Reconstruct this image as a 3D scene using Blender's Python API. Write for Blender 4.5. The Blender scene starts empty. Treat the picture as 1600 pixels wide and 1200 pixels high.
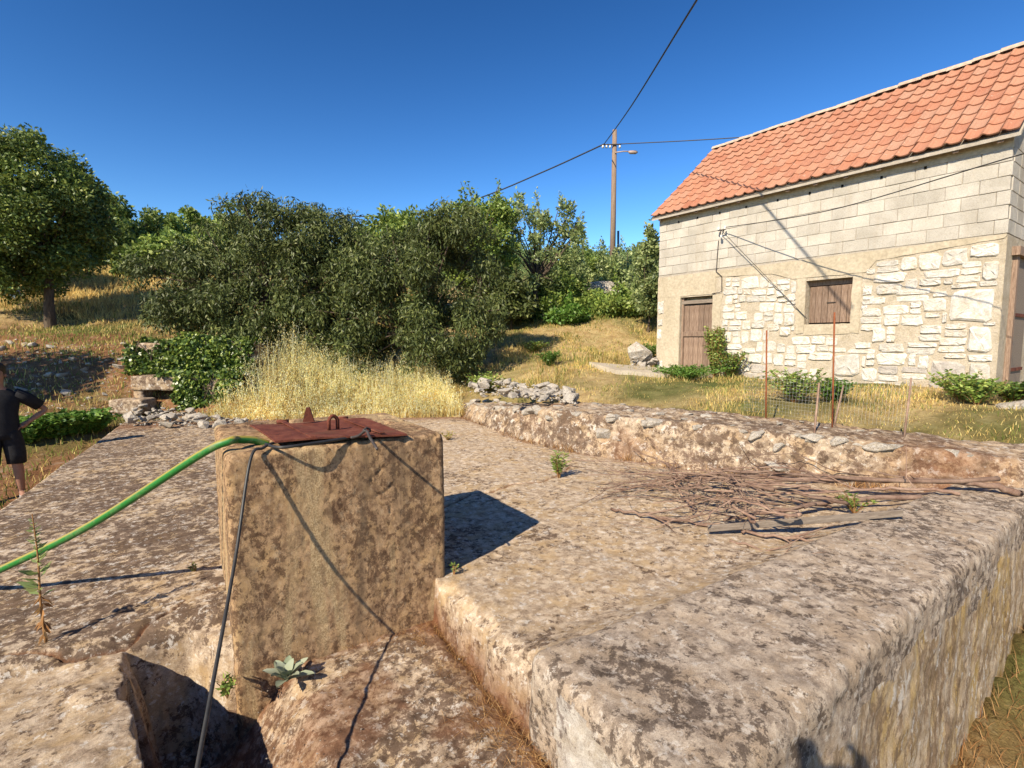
import bpy, bmesh, math, random
import numpy as np
from mathutils import Vector
random.seed(7); RNG = np.random.default_rng(11)
S = bpy.context.scene
COL = S.collection
R = math.radians

# ------------------------------------------------------------------ camera
CAM_Z = 1.5; PITCH = R(5.0); FPX = 800.0
cd = bpy.data.cameras.new('camera'); cam = bpy.data.objects.new('camera', cd); COL.objects.link(cam)
cd.sensor_width = 36.0; cd.lens = 18.0; cd.clip_start = 0.02; cd.clip_end = 3000
cam.location = (0, 0, CAM_Z); cam.rotation_euler = (R(90) - PITCH, 0, 0)
S.camera = cam
# ------------------------------------------------------------------ sky, sun, exposure
SUN_AZ = math.atan2(-0.56, -0.83); SUN_EL = R(37.5)
w = bpy.data.worlds.new('World'); S.world = w; w.use_nodes = True
nt = w.node_tree; nt.nodes.clear()
sky = nt.nodes.new('ShaderNodeTexSky'); sky.sky_type = 'NISHITA'; sky.sun_disc = False
sky.sun_elevation = SUN_EL; sky.sun_rotation = SUN_AZ; sky.altitude = 400; sky.air_density = 1.0; sky.dust_density = 0.1; sky.ozone_density = 1.6
bg = nt.nodes.new('ShaderNodeBackground'); bg.inputs[1].default_value = 0.0375
wo = nt.nodes.new('ShaderNodeOutputWorld')
gm = nt.nodes.new('ShaderNodeGamma'); gm.inputs[1].default_value = 1.6; hs = nt.nodes.new('ShaderNodeHueSaturation'); hs.inputs['Saturation'].default_value = 1.12
nt.links.new(sky.outputs[0], gm.inputs[0]); nt.links.new(gm.outputs[0], hs.inputs['Color']); nt.links.new(hs.outputs[0], bg.inputs[0]); nt.links.new(bg.outputs[0], wo.inputs[0])
sl = bpy.data.lights.new('sun', 'SUN'); sl.energy = 5.0; sl.angle = R(0.53); sl.color = (1.0, 0.875, 0.68)
so = bpy.data.objects.new('sun', sl); COL.objects.link(so)
TO_SUN = Vector((math.sin(SUN_AZ)*math.cos(SUN_EL), math.cos(SUN_AZ)*math.cos(SUN_EL), math.sin(SUN_EL)))
so.rotation_euler = TO_SUN.to_track_quat('Z', 'Y').to_euler(); so.location = (-20, -25, 30)
S.view_settings.view_transform = 'Standard'; S.view_settings.look = 'None'
S.view_settings.exposure = 0.88; S.view_settings.gamma = 1.0; S.view_settings.use_curve_mapping = False

# ------------------------------------------------------------------ geometry of the place (pixel -> direction -> surface)
def ray(x, y):
    v = y - 600.0
    return np.array([x - 800.0, FPX*math.cos(PITCH) - v*math.sin(PITCH), -(FPX*math.sin(PITCH) + v*math.cos(PITCH))])
def on_z(x, y, z=0.0):
    r = ray(x, y); t = (z - CAM_Z)/r[2]; return r*t + np.array([0, 0, CAM_Z])
def at_y(x, y, Y):
    r = ray(x, y); return r*(Y/r[1]) + np.array([0, 0, CAM_Z])
A1 = R(32.5); E1 = np.array([math.cos(A1), math.sin(A1)]); E2 = np.array([-math.sin(A1), math.cos(A1)])
def uv2xy(u, v): return u*E1[0] + v*E2[0], u*E1[1] + v*E2[1]
def xy2uv(x, y): return x*E1[0] + y*E1[1], x*E2[0] + y*E2[1]

# ------------------------------------------------------------------ numpy noise
def _hash(ix, iy, iz, seed):
    n = (ix*374761393 + iy*668265263 + iz*2147483647 + seed*1274126177) & 0x7fffffff
    n = ((n ^ (n >> 13))*1274126177) & 0x7fffffff
    n = n ^ (n >> 16)
    return (n & 0xffff)/65535.0
def vnoise(x, y, z=0.0, seed=0):
    x = np.asarray(x, float); y = np.asarray(y, float); z = np.zeros_like(x) + z
    ix, iy, iz = np.floor(x).astype(np.int64), np.floor(y).astype(np.int64), np.floor(z).astype(np.int64)
    fx, fy, fz = x - ix, y - iy, z - iz
    fx = fx*fx*(3 - 2*fx); fy = fy*fy*(3 - 2*fy); fz = fz*fz*(3 - 2*fz)
    def L(dz):
        a = _hash(ix, iy, iz+dz, seed)*(1-fx) + _hash(ix+1, iy, iz+dz, seed)*fx
        b = _hash(ix, iy+1, iz+dz, seed)*(1-fx) + _hash(ix+1, iy+1, iz+dz, seed)*fx
        return a*(1-fy) + b*fy
    return L(0)*(1-fz) + L(1)*fz
def fbm(x, y, z=0.0, octv=4, seed=0):
    s = 0; a = 0.5
    for o in range(octv):
        s = s + a*(vnoise(x*2**o, y*2**o, z*2**o, seed + o*17) - 0.5); a *= 0.55
    return s
def sstep(a, b, x):
    t = np.clip((x - a)/(b - a), 0, 1); return t*t*(3 - 2*t)

# ------------------------------------------------------------------ object helpers
def link(name, me, mat=None, parent=None, smooth=False):
    o = bpy.data.objects.new(name, me); COL.objects.link(o)
    if mat and not me.materials: me.materials.append(mat)
    if parent: o.parent = parent
    return o
def mesh_np(name, V, F, smooth=False):
    V = np.asarray(V, np.float32); F = np.asarray(F, np.int32); k = F.shape[1]
    me = bpy.data.meshes.new(name)
    me.vertices.add(len(V)); me.vertices.foreach_set('co', V.ravel())
    me.loops.add(F.size); me.loops.foreach_set('vertex_index', F.ravel())
    me.polygons.add(len(F)); me.polygons.foreach_set('loop_start', np.arange(0, F.size, k, dtype=np.int32))
    me.update(calc_edges=True)
    if smooth: me.polygons.foreach_set('use_smooth', np.ones(len(F), bool))
    return me
def float_attr(me, name, vals):
    a = me.attributes.new(name, 'FLOAT', 'POINT'); a.data.foreach_set('value', np.asarray(vals, np.float32).ravel())
def thing(name, label, cat, loc=(0, 0, 0), rz=0, group=None):
    o = bpy.data.objects.new(name, None); COL.objects.link(o); o.empty_display_size = 0.1
    o.location = loc; o.rotation_euler = (0, 0, rz)
    return tag(o, label, cat, group)
def tag(o, label, cat, group=None):
    o['label'] = label; o['category'] = cat
    if group: o['group'] = group
    return o
def kind(o, k): o['kind'] = k; return o

class MB:
    def __init__(s): s.V = []; s.F = []
    def add(s, V, F):
        n = len(s.V); s.V += [tuple(v) for v in V]; s.F += [tuple(i+n for i in f) for f in F]; return s
    def box(s, a, b):
        x0, y0, z0 = a; x1, y1, z1 = b
        V = [(x0,y0,z0),(x1,y0,z0),(x1,y1,z0),(x0,y1,z0),(x0,y0,z1),(x1,y0,z1),(x1,y1,z1),(x0,y1,z1)]
        return s.add(V, [(3,2,1,0),(4,5,6,7),(0,1,5,4),(1,2,6,5),(2,3,7,6),(3,0,4,7)])
    def tube(s, pts, rad, n=8, cap=True):
        P = [Vector(p) for p in pts]; m = len(P)
        if not hasattr(rad, '__len__'): rad = [rad]*m
        V = []; F = []; ref = None
        for i in range(m):
            d = (P[min(i+1, m-1)] - P[max(i-1, 0)])
            d = d.normalized() if d.length > 1e-9 else Vector((0, 0, 1))
            if ref is None:
                ref = d.orthogonal().normalized()
            ref = (ref - d*ref.dot(d)); ref = ref.normalized() if ref.length > 1e-6 else d.orthogonal().normalized()
            b = d.cross(ref)
            for k in range(n):
                a = 2*math.pi*k/n; V.append(P[i] + (ref*math.cos(a) + b*math.sin(a))*rad[i])
        for i in range(m-1):
            for k in range(n):
                F.append((i*n+k, i*n+(k+1) % n, (i+1)*n+(k+1) % n, (i+1)*n+k))
        if cap:
            F.append(tuple(range(n-1, -1, -1))); F.append(tuple(range((m-1)*n, m*n)))
        return s.add(V, F)
    def mesh(s, name, smooth=False):
        me = bpy.data.meshes.new(name); me.from_pydata(s.V, [], s.F); me.update()
        if smooth: me.polygons.foreach_set('use_smooth', [True]*len(me.polygons))
        return me
    def build(s, name, mat, parent=None, smooth=False):
        return link(name, s.mesh(name, smooth), mat, parent)
def spline(pts, n=8):
    P = [Vector(p) for p in pts]; out = []
    for i in range(len(P)-1):
        p0, p1, p2, p3 = P[max(i-1, 0)], P[i], P[i+1], P[min(i+2, len(P)-1)]
        for k in range(n):
            t = k/n
            out.append(0.5*((2*p1) + (p2-p0)*t + (2*p0-5*p1+4*p2-p3)*t*t + (3*p1-p0-3*p2+p3)*t**3))
    out.append(P[-1]); return out
def bevel_box(name, size, bev, seg=1, jit=0.0, seed=0):
    bm = bmesh.new(); bmesh.ops.create_cube(bm, size=1)
    for v in bm.verts: v.co = Vector((v.co.x*size[0], v.co.y*size[1], v.co.z*size[2]))
    if jit:
        rr = random.Random(seed)
        for v in bm.verts: v.co += Vector((rr.uniform(-1, 1), rr.uniform(-1, 1), rr.uniform(-1, 1)))*jit
    if bev: bmesh.ops.bevel(bm, geom=bm.edges[:], offset=bev, segments=seg, affect='EDGES', profile=0.5)
    me = bpy.data.meshes.new(name); bm.to_mesh(me); bm.free(); return me
def rounded_box(name, lo, hi, res, r, disp=None):
    """dense box with rounded edges, welded; disp(P, N) -> offset along N"""
    lo = np.array(lo, float); hi = np.array(hi, float); VV = []; FF = []; off = 0
    for ax in range(3):
        a, b = (ax+1) % 3, (ax+2) % 3
        na = max(2, int((hi[a]-lo[a])/res)); nb = max(2, int((hi[b]-lo[b])/res))
        ga, gb = np.meshgrid(np.linspace(lo[a], hi[a], na+1), np.linspace(lo[b], hi[b], nb+1), indexing='ij')
        idx = np.arange((na+1)*(nb+1)).reshape(na+1, nb+1)
        q = np.stack([idx[:-1, :-1], idx[1:, :-1], idx[1:, 1:], idx[:-1, 1:]], -1).reshape(-1, 4)
        for side in (0, 1):
            P = np.zeros((ga.size, 3)); P[:, a] = ga.ravel(); P[:, b] = gb.ravel(); P[:, ax] = hi[ax] if side else lo[ax]
            VV.append(P); FF.append((q if side else q[:, ::-1]) + off); off += len(P)
    V = np.concatenate(VV); F = np.concatenate(FF)
    key = np.round(V*1e4).astype(np.int64)
    _, first, inv = np.unique(key, axis=0, return_index=True, return_inverse=True)
    V = V[first]; F = inv.ravel()[F]
    inner = np.clip(V, lo + r, hi - r); D = V - inner; L = np.linalg.norm(D, axis=1, keepdims=True)
    N = D/np.maximum(L, 1e-9); V = inner + N*r
    if disp is not None: V = V + N*disp(V, N)[:, None]
    return mesh_np(name, V, F, True)
def rock_mesh(name, size, seed, sub=2, rough=0.22):
    """angular stone: hull of a few random points, edges knocked off"""
    rr = random.Random(seed); bm = bmesh.new()
    for _ in range(13 if sub < 3 else 26):
        d = Vector((rr.gauss(0, 1), rr.gauss(0, 1), rr.gauss(0, 1))).normalized()
        d = Vector([math.copysign(abs(q)**.7, q) for q in d])*rr.uniform(.42, .56)
        bm.verts.new((d.x*size[0], d.y*size[1], d.z*size[2]))
    bmesh.ops.convex_hull(bm, input=bm.verts[:])
    for v in [v for v in bm.verts if not v.link_faces]: bm.verts.remove(v)
    bmesh.ops.bevel(bm, geom=bm.edges[:], offset=.035, segments=1, affect='EDGES', clamp_overlap=True)
    if sub >= 3:
        bmesh.ops.triangulate(bm, faces=bm.faces[:]); bmesh.ops.subdivide_edges(bm, edges=bm.edges[:], cuts=2, use_grid_fill=True)
        for v in bm.verts: v.co *= 1 + rr.uniform(-.035, .035)
    me = bpy.data.meshes.new(name); bm.to_mesh(me); bm.free(); return me

# ------------------------------------------------------------------ materials
ALBEDO = 0.78   # overall calibration of the base colours against the exposure
class NT:
    def __init__(s, name):
        s.m = bpy.data.materials.new(name); s.m.use_nodes = True; s.t = s.m.node_tree; s.t.nodes.clear()
        s.out = s.t.nodes.new('ShaderNodeOutputMaterial')
    def n(s, typ, ins=None, **props):
        nd = s.t.nodes.new('ShaderNode' + typ)
        for k, v in props.items(): setattr(nd, k, v)
        for k, v in (ins or {}).items(): s.set(nd.inputs[k], v)
        return nd
    def set(s, sock, v):
        if hasattr(v, 'is_output'): s.t.links.new(v, sock)
        elif isinstance(v, (tuple, list)) and len(v) == 3 and sock.type == 'RGBA': sock.default_value = (*v, 1)
        else: sock.default_value = v
    def obj(s): return s.n('TexCoord').outputs['Object']
    def scaled(s, vec, sc):
        return s.n('Mapping', {'Vector': vec, 'Scale': sc}).outputs[0]
    def noise(s, vec, scale, detail=4, rough=0.55, dist=0.0):
        return s.n('TexNoise', {'Vector': vec, 'Scale': scale, 'Detail': detail, 'Roughness': rough, 'Distortion': dist}).outputs['Fac']
    def vor(s, vec, scale, feature='F1', out='Distance', rnd=1.0):
        nd = s.n('TexVoronoi', {'Vector': vec, 'Scale': scale, 'Randomness': rnd}, feature=feature); return nd.outputs[out]
    def ramp(s, fac, stops, interp='LINEAR'):
        nd = s.n('ValToRGB', {'Fac': fac}); cr = nd.color_ramp; cr.interpolation = interp
        while len(cr.elements) < len(stops): cr.elements.new(0.5)
        for e, (p, c) in zip(cr.elements, stops):
            e.position = p; e.color = (c, c, c, 1) if not hasattr(c, '__len__') else (*c, 1)
        return nd.outputs[0]
    def mix(s, f, a, b, blend='MIX'):
        nd = s.n('Mix', data_type='RGBA', blend_type=blend); s.set(nd.inputs[0], f); s.set(nd.inputs[6], a); s.set(nd.inputs[7], b); return nd.outputs[2]
    def math(s, op, a, b=0.0):
        nd = s.n('Math', operation=op); s.set(nd.inputs[0], a); s.set(nd.inputs[1], b); return nd.outputs[0]
    def bump(s, h, dist, strength=1.0, normal=None):
        d = {'Height': h, 'Distance': dist, 'Strength': strength}
        if normal is not None: d['Normal'] = normal
        return s.n('Bump', d).outputs[0]
    def attr(s, name): return s.n('Attribute', attribute_name=name).outputs['Fac']
    def finish(s, col, rough=0.9, normal=None, spec=0.3, metal=0.0, trans=0.0):
        col = s.mix(1.0, col, (ALBEDO,)*3, 'MULTIPLY')
        d = {'Base Color': col, 'Roughness': rough, 'Metallic': metal, 'Specular IOR Level': spec}
        if normal is not None: d['Normal'] = normal
        p = s.n('BsdfPrincipled', d).outputs[0]
        if trans:
            t = s.n('BsdfTranslucent', {'Color': col}).outputs[0]
            mx = s.n('MixShader', {0: trans}); s.t.links.new(p, mx.inputs[1]); s.t.links.new(t, mx.inputs[2]); p = mx.outputs[0]
        s.t.links.new(p, s.out.inputs[0]); return s.m

def mat_lichen(name, light, mid, dark, ochre, cover=0.0, dirt=True, bumpd=0.010, stretch=(1, 1, 1), white=0.7, wcol=(0.70, 0.64, 0.56), fleck=0.85, attr=False, scale=1.0):
    s = NT(name); c = s.scaled(s.obj(), tuple(q*scale for q in stretch))
    def off(x, y, z): return s.n('Mapping', {'Vector': c, 'Location': (x, y, z)}).outputs[0]
    big = s.noise(c, 0.7, 4, 0.6, 0.4); A = s.noise(c, 6.5, 11, 0.80, 0.15); Bn = s.noise(off(7.3, 2.1, 5.5), 9.0, 10, 0.76, 0.2); Cn = s.noise(off(1.7, 8.2, 3.1), 7.5, 11, 0.78, 0.25); grain = s.noise(c, 150, 5, 0.8); oc = s.noise(off(3.3, 9.1, 1.5), 2.0, 8, 0.72, 0.4)
    col = s.ramp(A, [(0.36, tuple(0.55*m + 0.45*d for m, d in zip(mid, dark))), (0.46, mid), (0.54, light), (0.64, tuple(min(1, q*1.22) for q in light))])
    col = s.mix(s.ramp(oc, [(0.47, 0.0), (0.62, 0.75)]), col, ochre)
    mid_ = s.noise(off(2.2, 4.4, 6.6), 1.6, 5, 0.6, 0.5); amt = s.math('ADD', s.math('ADD', s.math('MULTIPLY', s.math('SUBTRACT', big, 0.5), 0.30), s.math('MULTIPLY', s.math('SUBTRACT', mid_, 0.5), 0.28)), cover)
    if attr: amt = s.math('ADD', amt, s.math('MULTIPLY', s.attr('cover'), 0.10))
    d1 = s.ramp(s.math('ADD', Cn, amt), [(0.525, 0.0), (0.56, 1.0)])
    col = s.mix(s.math('MULTIPLY', d1, fleck), col, s.mix(s.ramp(A, [(0.4, 0.0), (0.6, 1.0)]), dark, tuple(q*2.1 for q in dark)))
    wl = s.ramp(Bn, [(0.56, 0.0), (0.60, 1.0)])
    col = s.mix(s.math('MULTIPLY', wl, white), col, wcol)
    spots = s.ramp(s.math('ADD', s.vor(off(5, 5, 5), 4.6), s.math('MULTIPLY', A, 0.5)), [(0.30, 1.0), (0.34, 0.0)])
    col = s.mix(s.math('MULTIPLY', spots, 0.7), col, tuple(q*0.85 for q in dark))
    col = s.mix(0.9, col, s.ramp(grain, [(0.30, 0.35), (0.46, 1.0), (0.70, 1.45)]), 'MULTIPLY')
    if name == 'well_concrete':
        st = s.noise(s.scaled(s.obj(), (4.2, 4.2, 0.5)), 1.0, 7, 0.62, 0.25)
        col = s.mix(s.ramp(st, [(0.53, 0.0), (0.60, 0.80)]), col, s.mix(s.ramp(s.noise(c, 45, 6, 0.8), [(0.4, 0.0), (0.6, 1.0)]), (0.26, 0.17, 0.085), (0.66, 0.50, 0.29)))
        col = s.mix(s.ramp(st, [(0.36, 0.6), (0.45, 0.0)]), col, s.mix(grain, (0.05, 0.033, 0.022), (0.20, 0.14, 0.095)))
    if dirt:
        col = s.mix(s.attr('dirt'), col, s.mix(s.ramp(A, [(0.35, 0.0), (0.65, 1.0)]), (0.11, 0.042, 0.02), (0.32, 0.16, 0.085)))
    h = s.math('ADD', s.math('MULTIPLY', A, 1.0), s.math('ADD', s.math('MULTIPLY', Cn, 0.6), s.math('MULTIPLY', grain, 0.30)))
    return s.finish(col, 0.95, s.bump(h, bumpd), 0.10)
def mat_leaf(name, stops, rough=0.45, trans=0.25, spec=0.4):
    s = NT(name)
    rnd = s.n('NewGeometry').outputs['Random Per Island']
    col = s.ramp(rnd, stops)
    pos = s.n('NewGeometry').outputs['Position']
    v = s.ramp(s.noise(pos, 0.9, 2), [(0.3, 0.7), (0.7, 1.3)])
    col = s.mix(1.0, col, v, 'MULTIPLY')
    return s.finish(col, rough, None, spec, 0, trans)
def mat_plain(name, c1, c2, scale=8, rough=0.8, spec=0.3, bumpd=0.004, metal=0, stretch=(1, 1, 1), pervar=0.0):
    s = NT(name); c = s.scaled(s.obj(), stretch); f = s.noise(c, scale, 6, 0.65, 0.3); g = s.noise(c, scale*9, 4, 0.7)
    col = s.mix(s.ramp(f, [(0.3, 0.0), (0.7, 1.0)]), c1, c2)
    col = s.mix(0.5, col, s.ramp(g, [(0.3, 0.55), (0.7, 1.35)]), 'MULTIPLY')
    if pervar:
        rn = s.n('ObjectInfo').outputs['Random']; col = s.mix(1.0, col, s.ramp(rn, [(0.0, 1-pervar), (1.0, 1+pervar)]), 'MULTIPLY')
    h = s.math('ADD', f, s.math('MULTIPLY', g, 0.4))
    return s.finish(col, rough, s.bump(h, bumpd), spec, metal)

M = {}
M['slab'] = mat_lichen('slab_concrete', (0.56, 0.445, 0.325), (0.37, 0.275, 0.19), (0.066, 0.041, 0.029), (0.47, 0.325, 0.17), -0.032, attr=True, scale=2.1)
M['parapet'] = mat_lichen('parapet_concrete', (0.50, 0.41, 0.32), (0.335, 0.262, 0.20), (0.068, 0.049, 0.038), (0.42, 0.315, 0.215), 0.008, dirt=False, wcol=(0.64, 0.57, 0.49), scale=2.0)
M['outer'] = mat_lichen('outer_render', (0.50, 0.40, 0.29), (0.35, 0.255, 0.16), (0.13, 0.085, 0.052), (0.46, 0.30, 0.08), 0.005, dirt=False, stretch=(1.0, 1.0, 0.45), white=0.75, wcol=(0.62, 0.58, 0.52), fleck=0.75, scale=1.3)
M['well'] = mat_lichen('well_concrete', (0.42, 0.275, 0.155), (0.245, 0.15, 0.086), (0.072, 0.041, 0.025), (0.46, 0.30, 0.15), 0.012, dirt=False, stretch=(1.0, 1.0, 0.75), white=0.35, wcol=(0.52, 0.40, 0.26), scale=3.3, bumpd=0.006)
M['plaster_end'] = mat_lichen('end_plaster', (0.58, 0.53, 0.47), (0.44, 0.39, 0.34), (0.12, 0.09, 0.075), (0.46, 0.38, 0.28), 0.0, dirt=False, white=0.5, fleck=0.8, scale=1.5)
M['oldwall'] = mat_lichen('old_wall_render', (0.46, 0.365, 0.265), (0.29, 0.215, 0.15), (0.078, 0.05, 0.035), (0.40, 0.27, 0.15), 0.03, wcol=(0.64, 0.59, 0.52), scale=1.2)
M['limestone'] = mat_lichen('limestone', (0.50, 0.455, 0.395), (0.35, 0.315, 0.27), (0.11, 0.092, 0.078), (0.42, 0.345, 0.25), -0.005, dirt=False, scale=2.2, wcol=(0.66, 0.62, 0.55), fleck=0.7)
def _wallstone():
    s = NT('wall_stone'); c = s.obj(); f = s.noise(c, 7, 6, 0.65, 0.4); g = s.noise(c, 45, 5, 0.75); p = s.n('NewGeometry').outputs['Position']; k = s.noise(p, 5.5, 6, 0.7, 0.8)
    rn = s.n('ObjectInfo').outputs['Random']
    col = s.mix(s.ramp(f, [(0.35, 0.0), (0.62, 1.0)]), (0.60, 0.54, 0.45), (0.81, 0.775, 0.71)); col = s.mix(1.0, col, s.ramp(rn, [(0.0, 0.80), (0.5, 0.97), (1.0, 1.06)]), 'MULTIPLY')
    col = s.mix(s.ramp(k, [(0.54, 0.0), (0.62, 0.8)]), col, (0.60, 0.51, 0.38)); col = s.mix(0.6, col, s.ramp(g, [(0.3, 0.55), (0.55, 1.0), (0.75, 1.2)]), 'MULTIPLY')
    return s.finish(col, 0.95, s.bump(s.math('ADD', f, s.math('MULTIPLY', g, 0.6)), 0.02), 0.1)
M['wallstone'] = _wallstone()
M['greystone'] = mat_plain('grey_wall_stone', (0.34, 0.30, 0.27), (0.60, 0.55, 0.48), 6, 0.9, 0.15, 0.02, pervar=0.12)
M['mortar'] = mat_plain('house_mortar', (0.42, 0.35, 0.25), (0.60, 0.52, 0.41), 5, 0.95, 0.1, 0.03)
M['beam'] = mat_plain('beam_concrete', (0.45, 0.38, 0.27), (0.57, 0.49, 0.37), 2.2, 0.95, 0.1, 0.006)
def _cblock():
    s = NT('block_concrete'); c = s.obj(); p = s.n('NewGeometry').outputs['Position']; f = s.noise(p, 1.6, 7, 0.68, 0.4); g = s.noise(p, 60, 5, 0.78); st = s.noise(s.scaled(p, (3.2, 3.2, 0.5)), 1.0, 6, 0.65); rn = s.n('ObjectInfo').outputs['Random']
    col = s.mix(s.ramp(f, [(0.38, 0.0), (0.62, 1.0)]), (0.46, 0.42, 0.355), (0.59, 0.545, 0.475)); col = s.mix(s.ramp(st, [(0.52, 0.0), (0.66, 0.5)]), col, (0.44, 0.37, 0.28))
    col = s.mix(1.0, col, s.ramp(rn, [(0.0, 0.90), (1.0, 1.08)]), 'MULTIPLY'); col = s.mix(0.6, col, s.ramp(g, [(0.3, 0.5), (0.48, 1.0), (0.7, 1.25)]), 'MULTIPLY')
    return s.finish(col, 0.95, s.bump(g, 0.006), 0.1)
M['cblock'] = _cblock()
M['joint'] = mat_plain('joint_mortar', (0.36, 0.315, 0.26), (0.50, 0.445, 0.37), 9, 0.95, 0.1, 0.006)
M['wood'] = mat_plain('weathered_wood', (0.14, 0.082, 0.055), (0.40, 0.29, 0.215), 9, 0.85, 0.2, 0.004, stretch=(9, 9, 0.7), pervar=0.2)
M['greywood'] = mat_plain('grey_wood', (0.17, 0.13, 0.10), (0.34, 0.28, 0.225), 8, 0.85, 0.2, 0.004, stretch=(1, 8, 8))
M['pole'] = mat_plain('pole_wood', (0.20, 0.13, 0.09), (0.34, 0.25, 0.18), 6, 0.85, 0.2, 0.004, stretch=(6, 6, 0.4))
def _rust():
    s = NT('rusty_red_iron'); c = s.obj(); A = s.noise(c, 9, 10, 0.75, 0.3); Bn = s.noise(c, 4, 8, 0.7, 0.5); g = s.noise(c, 120, 4, 0.75)
    col = s.ramp(A, [(0.36, (0.085, 0.022, 0.013)), (0.5, (0.165, 0.045, 0.025)), (0.64, (0.23, 0.08, 0.045))]); col = s.mix(s.ramp(Bn, [(0.54, 0.0), (0.62, 0.7)]), col, (0.13, 0.055, 0.03)); col = s.mix(0.6, col, s.ramp(g, [(0.3, 0.5), (0.7, 1.35)]), 'MULTIPLY')
    return s.finish(col, 0.8, s.bump(s.math('ADD', A, s.math('MULTIPLY', g, 0.3)), 0.004), 0.25)
M['rust'] = _rust()
M['rod'] = mat_plain('rusty_rod', (0.20, 0.05, 0.02), (0.34, 0.12, 0.05), 20, 0.8, 0.2, 0.001)
M['darkiron'] = mat_plain('dark_iron', (0.035, 0.03, 0.028), (0.09, 0.07, 0.06), 20, 0.6, 0.4, 0.001)
M['wire'] = mat_plain('mesh_wire', (0.22, 0.22, 0.21), (0.34, 0.34, 0.32), 20, 0.5, 0.5, 0.0, 0.5)
M['rubber'] = mat_plain('black_rubber', (0.02, 0.02, 0.02), (0.045, 0.042, 0.04), 15, 0.5, 0.4, 0.0)
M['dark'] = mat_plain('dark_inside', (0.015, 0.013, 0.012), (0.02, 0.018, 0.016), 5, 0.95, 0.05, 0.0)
M['bark'] = mat_plain('bark', (0.075, 0.055, 0.04), (0.17, 0.13, 0.095), 8, 0.9, 0.15, 0.02, stretch=(3, 3, 0.6))
M['twig'] = mat_plain('dry_branch', (0.14, 0.078, 0.056), (0.36, 0.25, 0.185), 7, 0.85, 0.2, 0.003, pervar=0.35)
M['white'] = mat_plain('white_ceramic', (0.7, 0.7, 0.66), (0.8, 0.8, 0.76), 5, 0.3, 0.5, 0.0)
M['ridge'] = mat_plain('ridge_mortar', (0.42, 0.24, 0.16), (0.60, 0.50, 0.40), 8, 0.9, 0.15, 0.01, pervar=0.12)
def _hose():
    s = NT('green_hose'); f = s.noise(s.obj(), 20, 3); col = s.mix(f, (0.012, 0.15, 0.020), (0.02, 0.20, 0.03))
    col = s.mix(s.attr('stripe'), col, (0.36, 0.29, 0.05)); du = s.noise(s.obj(), 14, 8, 0.75, 0.3); col = s.mix(s.ramp(du, [(0.48, 0.0), (0.66, 0.45)]), col, (0.30, 0.24, 0.16)); return s.finish(col, 0.5, s.bump(du, 0.001), 0.4)
M['hose'] = _hose()
def _tile():
    s = NT('roof_tile'); c = s.obj(); rn = s.n('ObjectInfo').outputs['Random']
    col = s.ramp(rn, [(0.0, (0.37, 0.145, 0.085)), (0.35, (0.43, 0.18, 0.105)), (0.7, (0.46, 0.21, 0.125)), (1.0, (0.42, 0.225, 0.15))])
    pos = s.n('NewGeometry').outputs['Position']
    f = s.noise(pos, 1.3, 5, 0.7, 0.4); col = s.mix(s.ramp(f, [(0.35, 0.0), (0.7, 0.55)]), col, (0.50, 0.28, 0.19))
    lc = s.noise(pos, 9, 9, 0.75, 0.3); col = s.mix(s.ramp(lc, [(0.60, 0.0), (0.66, 0.5)]), col, (0.24, 0.15, 0.10)); lw = s.noise(pos, 14, 8, 0.72); col = s.mix(s.ramp(lw, [(0.60, 0.0), (0.66, 0.5)]), col, (0.60, 0.50, 0.40))
    g = s.noise(c, 60, 4, 0.7); col = s.mix(0.5, col, s.ramp(g, [(0.3, 0.6), (0.7, 1.3)]), 'MULTIPLY')
    return s.finish(col, 0.85, s.bump(g, 0.002), 0.2)
M['tile'] = _tile()
def _ground():
    s = NT('ground'); c = s.obj(); big = s.noise(c, 0.5, 5, 0.6); med = s.noise(c, 3.5, 6, 0.7, 0.5); fine = s.noise(c, 35, 5, 0.75)
    straw = s.ramp(med, [(0.3, (0.30, 0.19, 0.08)), (0.6, (0.52, 0.39, 0.19))])
    soil = s.ramp(med, [(0.3, (0.16, 0.075, 0.035)), (0.55, (0.27, 0.14, 0.07)), (0.75, (0.40, 0.31, 0.23))])
    green = s.ramp(med, [(0.3, (0.06, 0.085, 0.022)), (0.65, (0.15, 0.17, 0.05))])
    col = s.mix(s.attr('soil'), straw, soil); col = s.mix(s.math('MULTIPLY', s.attr('green'), s.ramp(big, [(0.3, 0.6), (0.6, 1.0)])), col, green)
    col = s.mix(0.6, col, s.ramp(fine, [(0.3, 0.5), (0.7, 1.4)]), 'MULTIPLY')
    return s.finish(col, 0.95, s.bump(s.math('ADD', med, s.math('MULTIPLY', fine, 0.4)), 0.05), 0.1)
M['ground'] = _ground()
M['almond'] = mat_leaf('almond_leaf', [(0.0, (0.049, 0.069, 0.018)), (0.5, (0.086, 0.112, 0.030)), (0.85, (0.139, 0.164, 0.049)), (1.0, (0.209, 0.229, 0.067))], 0.5, 0.14, 0.3)
M['walnut'] = mat_leaf('broad_leaf', [(0.0, (0.077, 0.124, 0.026)), (0.6, (0.143, 0.210, 0.046)), (1.0, (0.312, 0.356, 0.071))], 0.5, 0.25)
M['fresh'] = mat_leaf('fresh_leaf', [(0.0, (0.134, 0.212, 0.040)), (0.6, (0.229, 0.323, 0.063)), (1.0, (0.430, 0.496, 0.111))], 0.5, 0.3)
M['pale'] = mat_leaf('pale_leaf', [(0.0, (0.154, 0.217, 0.076)), (0.6, (0.306, 0.383, 0.140)), (1.0, (0.562, 0.614, 0.256))], 0.45, 0.4)
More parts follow.
